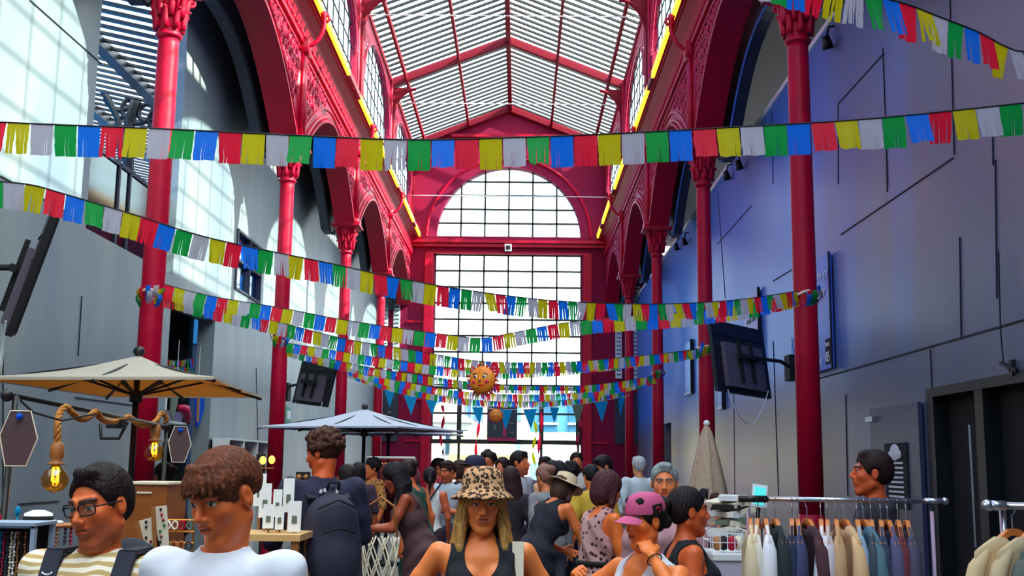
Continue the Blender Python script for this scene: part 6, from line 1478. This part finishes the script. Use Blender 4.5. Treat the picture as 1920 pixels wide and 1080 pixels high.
cr = t.nodes.new('ShaderNodeValToRGB'); cr.color_ramp.elements[0].position = 0.18; cr.color_ramp.elements[0].color = lin((150,96,50)); cr.color_ramp.elements[1].position = 0.22; cr.color_ramp.elements[1].color = lin((24,14,12)); e = cr.color_ramp.elements.new(0.47); e.color = lin((24,14,12)); e = cr.color_ramp.elements.new(0.52); e.color = lin((216,164,118)); cr.color_ramp.interpolation = 'LINEAR'
t.links.new(tcn.outputs['Object'], v.inputs['Vector']); t.links.new(tcn.outputs['Object'], nn.inputs['Vector']); t.links.new(nn.outputs[0], ad.inputs[0]); t.links.new(ad.outputs[0], a2.inputs[0]); t.links.new(v.outputs['Distance'], a2.inputs[1]); t.links.new(a2.outputs[0], cr.inputs[0]); t.links.new(cr.outputs[0], b.inputs['Base Color'])
lathe_head(P, 'bucket_hat', lm, [(0.138,0.005),(0.141,0.002),(0.139,0.010),(0.115,0.03),(0.098,0.048),(0.094,0.075),(0.088,0.11),(0.074,0.135),(0.045,0.146),(0.01,0.148)], (R(10),0,0), (0,-0.012,0.015), wob=0.01)
m = MB(); s = P['s']; sh_ = Vector(P['J']['sl']); c = Vector(P['J']['che']); m.bar(sh_+Vector((0.03,0.05,0.045)), c+Vector((-0.15*s,0.135,-0.3)), 0.045, 0.01, up=(0,1,0)); m.bar(sh_+Vector((0.03,0.05,0.045)), sh_+Vector((0.03,-0.08,0.03)), 0.045, 0.01); put(m, 'bag_strap', 'cream', P, False)
m = MB(); m.bar(c+Vector((0.012,0.135,-0.01)), c+Vector((-0.012,0.14,-0.06)), 0.012, 0.006); put(m, 'hanging_sunglasses', 'metal', P, False)
for k in range(3): m = MB(); m.ball(c+Vector((0,0.132-0.004*k,-0.09-0.06*k)), 0.006, 8, 6); put(m, 'button', 'metal', P)
# ---- right: woman in pink cap, fist raised behind her neck
P = put_person('woman in a dusty pink cap with one fist raised to her neck, looking left', 1208, 977, 4.75, 132, female=True, skin=(248,131,57), hair=(34,24,30), style='short', head=(-8,-10,0), detail=2, wide=1.12,
    top=('tank', (226,228,240)), bottom=('trousers', (50,54,80)), lipc=(190,60,60),
    arms=dict(sl=(-0.2,0.0,1.36), el=(-0.34,0.20,1.30), wl=(-0.145,0.13,1.455), fl=1, nl=(1,-0.6,-0.3), cl=1.5, sr=(0.175,0.0,1.37), er=(0.35,0.10,1.22), wr=(0.19,0.27,1.34), nr=(-0.3,-0.6,-1.0), cr=0.9))
lathe_head(P, 'cap_crown', mat('cap_pink', (206,86,136), 0.8), [(0.096,0.035),(0.097,0.055),(0.092,0.085),(0.075,0.118),(0.045,0.134),(0.008,0.139)], (R(6),0,0), (0,-0.012,0.0), sq=(0.93,1.1))
m = MB(); hp_ = lambda x,y,z: at_head(P,(x,y,z)); N = 12; vs = []
for j in range(5):
    for k in range(N+1):
        a = -1.15+2.3*k/N; r = j/4; vs.append(hp_(0.088*math.sin(a)*(1+0.04*r), 0.055+0.045*math.cos(a)+r*0.07*max(0.12,math.cos(a)), 0.045-0.018*r-0.022*abs(math.sin(a))**2*1.2))
m.add(vs, [(j*(N+1)+k,(j+1)*(N+1)+k,(j+1)*(N+1)+k+1,j*(N+1)+k+1) for j in range(4) for k in range(N)]); put(m, 'cap_brim', mat('cap_pink2', (206,86,136), 0.8), P)
m = MB(); m.box(hp_(-0.088,-0.02,0.055), (0.006,0.05,0.045), P['HR']); put(m, 'cap_patch', 'blackm', P, False); m = MB(); m.tube([hp_(-0.093,-0.02+0.013*math.cos(a),0.055+0.013*math.sin(a)) for a in [k*0.5 for k in range(10)]], 0.003, 6); put(m, 'cap_emblem', 'pink', P)
w = Vector(P['J']['wl']); e = Vector(P['J']['el']); d = (w-e).normalized(); u = d.cross(Vector((0,0,1))).normalized(); v = d.cross(u); m = MB(); m.tube([w-d*0.03+(u*math.cos(a)+v*math.sin(a))*0.03 for a in [k*0.4 for k in range(16)]], 0.003, 6, closed=True); put(m, 'bracelet', 'blackm', P)
# ---- person in profile to the right with sunglasses on the head
P = put_person('dark-haired person in profile facing right, sunglasses pushed up on the head, black tank top', 1292, 958, 5.25, -82, skin=(228,103,50), hair=(36,24,30), style='updo', head=(0,-4,0), detail=2, wide=0.95, top=('tank', (20,20,32)), bottom=('trousers', (40,44,60)), female=True)
glasses(P, lens='dark', up=0.088, fwd=-0.008, name='sunglasses', lw=0.032, lh=0.024)
P = put_person('grey-haired woman whose face shows between the two people in front', 1246, 906, 6.6, 172, female=True, skin=(244,137,80), hair=(172,186,190), style='receding', head=(0,-4,0), detail=1, top=('tee', (200,150,160)), bottom=('trousers', (60,60,80)), browc=(120,90,80))
# ---- man behind the rail, profile left
P = put_person('young man with cropped dark hair behind the long shirt rail, profile to the left', 1633, 887, 6.35, 84, skin=(226,97,47), hair=(52,28,30), style='short', head=(0,2,0), detail=1, top=('tee', (40,38,52)), bottom=('trousers', (36,38,50)))
# ---- backpacker
P = put_person('curly-haired man seen from behind in a navy t-shirt, carrying a large dark backpack', 605, 860, 6.9, 28, H=1.84, skin=(226,101,47), hair=(84,46,36), style='curly', head=(42,-14,0), detail=1, top=('tee', (34,36,66)), bottom=('trousers', (38,42,60)),
    arms=dict(el=(-0.27,0.02,1.10), wl=(-0.16,0.2,0.93), er=(0.26,0.02,1.12), wr=(0.2,0.22,0.98)))
s = P['s']; c = Vector(P['J']['che']); S = Sdf(axis([(-0.3,0.012),(0.3,0)]), axis([(-0.45,0.012),(0.1,0)]), axis([(0.8,0.012),(1.65,0)]))
S.ell((0,-0.19,1.14), (0.19,0.12,0.30), 0.02); S.ell((0,-0.2,1.33), (0.15,0.10,0.13), 0.05); S.ell((0,-0.27,1.06), (0.14,0.07,0.17), 0.03); S.cap((0,-0.16,1.46),(0,-0.17,1.5),0.03,0.02,0.02); S.plane((0,-0.1,1.2),(0,1,0))
o = S.mesh('backpack', mat('pack_black', (40,42,66), 0.75, bump=0.3, bscale=9), P['root']); 
m = MB(); m.tube([(-0.1,-0.335,1.24),(0,-0.345,1.27),(0.1,-0.335,1.24)], 0.006, 6); m.tube([(-0.12,-0.31,1.38),(0,-0.31,1.43),(0.12,-0.31,1.38)], 0.006, 6); put(m, 'pack_zip', 'blackm', P)
m = MB(); m.tube([(-0.035,-0.2,1.485),(-0.03,-0.22,1.53),(0.03,-0.22,1.53),(0.035,-0.2,1.485)], 0.009, 8); put(m, 'carry_loop', 'blackm', P)
text('NEWS', 0.05, (0, -0.112, 1.492), (R(90),0,0), 'white', P['root'], align='CENTER') if False else None
m = MB()
for k, x in enumerate((-0.05,-0.025,0.0,0.025,0.05)): m.box((x,-0.128,1.475+0.006*(k%2)), (0.016,0.006,0.022), Euler((0,0.3*(-1)**k,0)).to_matrix())
put(m, 'shirt_print', 'white', P, False)
for sg in (-1,1): m = MB(); m.bar((sg*0.1,-0.14,1.43),(sg*0.115,-0.02,1.49),0.06,0.018); m.bar((sg*0.115,-0.02,1.49),(sg*0.12,0.1,1.4),0.06,0.018); m.bar((sg*0.12,0.1,1.4),(sg*0.14,0.13,1.2),0.055,0.018); put(m, 'pack_strap', mat('pack_strap', (34,36,54), 0.8), P, False)
m = MB(); m.box((-0.12,-0.28,0.9),(0.06,0.01,0.015)); put(m, 'pack_tag', 'white', P, False)
# ---- middle distance
LG = dict
P = put_person('woman with very long black hair in a brown dress bending over a stall', 738, 902, 9.6, 98, female=True, lean=22, H=1.70, skin=(165,74,43), hair=(26,18,32), style='long', head=(0,-26,0), detail=1, dress=((84,56,60),0.12,0), arms=LG(el=(-0.2,0.22,1.12), wl=(-0.14,0.44,1.12), er=(0.2,0.20,1.12), wr=(0.14,0.42,1.10)))
P = put_person('woman in a dark green skirt and sleeveless top standing right behind the long-haired woman', 762, 886, 11.4, 60, female=True, lean=14, H=1.7, skin=(209,106,58), hair=(40,26,34), style='bun', head=(0,-20,0), dress=((30,66,60),0.15,0))
P = put_person('woman with a black plait down a white sleeveless top, seen from behind', 806, 895, 12.6, 5, female=True, skin=(198,95,58), hair=(24,16,28), style='ponytail', top=('tank', (232,232,242)), bottom=('shorts', (60,40,60)))
m = MB(); m.ball((-0.12,-0.2,0.93), (0.14,0.07,0.12), 14, 10); m.tube([(-0.12,-0.14,1.03),(0.0,-0.15,1.25),(0.14,-0.08,1.45)], 0.012, 6); put(m, 'shoulder_bag', 'blackm', P)
P = put_person('bearded man in a pale t-shirt with arms folded, facing slightly left', 838, 884, 13.1, 150, skin=(209,106,63), hair=(50,26,24), style='short', stub=(60,34,30), head=(0,-12,0), detail=1, top=('tee', (168,186,206)), bottom=('shorts', (66,84,130)), arms=LG(el=(-0.26,0.04,1.12), wl=(-0.05,0.2,1.14), er=(0.26,0.04,1.12), wr=(0.05,0.2,1.12)))
P = put_person('woman with wavy brown hair in profile left, dark top', 859, 881, 14.1, 95, female=True, skin=(235,133,84), hair=(60,30,30), style='bob', top=('tee', (40,34,44)), bottom=('trousers', (50,60,100)))
P = put_person('visitor in a dark baseball cap leaning beside the leopard hat', 889, 878, 11.6, 110, skin=(242,135,70), hair=(50,28,24), style='short', top=('tank', (210,150,100)), bottom=('trousers', (50,50,70)))
lathe_head(P, 'cap_crown', mat('cap_navy', (38,36,72), 0.8), [(0.1,0.03),(0.1,0.06),(0.09,0.1),(0.06,0.13),(0.01,0.14)], (0,0,0), (0,-0.01,0)); m = MB(); m.ball(at_head(P,(0,0.11,0.04)), (0.07,0.06,0.012), 12, 6); put(m, 'cap_brim', 'blackm', P)
P = put_person('tall visitor with curly black hair and a yellow shirt behind the leopard hat', 915, 866, 13.6, 170, skin=(187,95,50), hair=(24,18,24), style='curly', top=('shirt', (206,176,86)), bottom=('trousers', (60,60,90)))
P = put_person('short-haired visitor in a lilac top in the middle of the crowd', 941, 876, 14.4, 150, female=True, skin=(209,116,75), hair=(40,24,34), style='bob', top=('tee', (148,130,206)), bottom=('trousers', (70,60,90)))
P = put_person('woman with long dark brown hair seen from behind, black clothes', 958, 898, 10.8, -5, female=True, skin=(215,127,75), hair=(60,34,40), style='long', top=('tee', (36,30,44)), bottom=('trousers', (40,36,56)))
P = put_person('tall dark-haired man in an open light grey jacket, looking right', 976, 868, 12.2, -120, skin=(215,112,63), hair=(34,22,28), style='short', stub=(90,50,40), top=('shirt', (172,170,190)), bottom=('trousers', (40,44,70)))
P = put_person('man with round dark hair wearing a black backpack, facing the entrance', 1022, 876, 13.5, 160, skin=(165,89,58), hair=(24,18,28), style='short', top=('tee', (60,56,80)), bottom=('trousers', (50,54,80)))
P = put_person('smiling dark-haired visitor next to the man with the backpack', 1036, 882, 13.0, 185, female=True, skin=(220,127,75), hair=(40,24,30), style='bun', top=('tee', (230,180,140)), bottom=('trousers', (60,60,100)))
P = put_person('woman with a fair bun and a grey shawl turned to the left', 1020, 902, 10.4, 40, female=True, lean=8, H=1.66, skin=(226,135,87), hair=(176,122,110), style='bun', head=(0,-14,0), top=('shirt', (138,140,150)), bottom=('trousers', (90,96,120)))
P = put_person('woman with a dark updo looking down, just left of the straw hat', 1046, 884, 12.4, 30, female=True, skin=(220,125,77), hair=(30,22,40), style='updo', top=('tee', (110,120,150)), bottom=('trousers', (40,40,60)))
P = put_person('dark-haired visitor with rounded hair behind the straw hat', 1070, 888, 11.9, 10, skin=(209,116,67), hair=(26,20,38), style='afro', top=('tee', (60,60,84)), bottom=('trousers', (40,40,60)))
P = put_person('man in sunglasses looking this way near the entrance glass', 1081, 866, 15.5, 180, skin=(215,116,70), hair=(40,24,26), style='short', top=('tee', (206,200,200)), bottom=('trousers', (60,60,80)))
P = put_person('woman in a straw hat and long black dress bending forward to look at something', 1058, 918, 9.6, -45, female=True, lean=34, H=1.68, skin=(235,127,70), hair=(90,60,50), style='bob', head=(0,-30,0), dress=((24,24,42),0.2,0), arms=LG(el=(-0.24,0.24,1.02), wl=(-0.12,0.42,0.95), er=(0.24,0.30,1.02), wr=(0.18,0.44,0.82)), detail=1)
lathe_head(P, 'straw_hat', mat('straw', (226,200,164), 0.8, bump=0.4, bscale=120), [(0.165,0.03),(0.168,0.024),(0.16,0.034),(0.105,0.05),(0.098,0.07),(0.09,0.13),(0.06,0.145),(0.01,0.135)], (R(4),0,0), (0,-0.01,0.0), sq=(1,1.08), wob=0.02)
lathe_head(P, 'hat_ribbon', 'blackm', [(0.101,0.052),(0.1,0.075)], (R(4),0,0), (0,-0.01,0.0), sq=(1,1.08)) if False else None
P = put_person('visitor in a mustard top and beige trousers with black hair, seen from behind', 1108, 913, 11.4, 20, skin=(226,122,67), hair=(24,20,32), style='short', lean=10, H=1.66, head=(0,-20,0), top=('tee', (214,176,60)), bottom=('trousers', (190,176,170)), arms=LG(er=(0.27,0.06,1.05), wr=(0.25,0.24,0.9)))
P = put_person('tall man looking down to the left in a pale shirt near the end pilaster', 1130, 876, 12.6, 115, skin=(231,131,75), hair=(34,24,30), style='short', head=(0,-26,0), top=('tee', (206,220,236)), bottom=('trousers', (60,60,90)))
P = put_person('white-haired man in a white t-shirt standing before the magenta wall', 1197, 874, 15.0, 20, skin=(237,159,109), hair=(232,232,236), style='short', top=('tee', (214,226,236)), bottom=('trousers', (70,70,96)))
P = put_person('woman with auburn shoulder-length hair in a patterned halter dress, looking down to the right', 1140, 917, 7.4, -62, female=True, lean=8, H=1.62, skin=(244,122,52), hair=(92,48,56), style='bob', head=(0,-18,0), detail=1, dress=(((196,150,150),(70,30,40)),0.35,0), arms=LG(er=(0.21,0.08,1.06), wr=(0.12,0.30,1.10), el=(-0.21,0.08,1.06), wl=(-0.12,0.30,1.10)))
c = Vector(P['J']['pel'])*0.45+Vector(P['J']['che'])*0.55; m = MB(); m.tube([c+Vector((0.15*math.cos(a),0.125*math.sin(a),-0.03)) for a in [k*0.4 for k in range(16)]], 0.018, 6, closed=True); put(m, 'belt', 'blackm', P)
P = put_person('brown-haired visitor crouching low over the clothes heap by the folded parasol', 1358, 910, 7.6, -70, H=1.5, lean=20, skin=(204,106,60), hair=(84,40,34), style='bun', head=(0,-30,0), female=True, top=('tee', (96,70,96)), bottom=('trousers', (50,40,60)))
P = put_person('dark-haired person standing in the shade of the stall by the left column', 305, 893, 9.3, 60, skin=(187,95,55), hair=(40,22,38), style='bun', female=True, top=('tee', (60,54,70)), bottom=('trousers', (40,40,56)))
P = put_person('visitor with dark bobbed hair under the grey parasol, turned away', 671, 886, 13.6, 20, female=True, skin=(198,101,60), hair=(34,22,36), style='bob', top=('tee', (60,40,60)), bottom=('trousers', (40,40,56)))
P = put_person('smiling visitor in a checked brown top under the grey parasol', 697, 878, 14.2, 120, skin=(220,116,67), hair=(34,22,30), style='curly', top=('tee', ((190,130,70),(60,30,30))), bottom=('trousers', (40,40,56)))
P = put_person('dark-haired visitor at the far left end of the crowd, looking right', 824, 876, 15.6, -100, skin=(215,116,70), hair=(36,24,28), style='short', top=('tee', (200,60,80)), bottom=('trousers', (50,50,80)))
P = put_person('woman with wavy dark hair beside the backpacker in the shade', 648, 893, 11.4, 70, female=True, skin=(198,101,58), hair=(44,26,34), style='bob', top=('tee', (70,50,70)), bottom=('trousers', (40,40,56)))
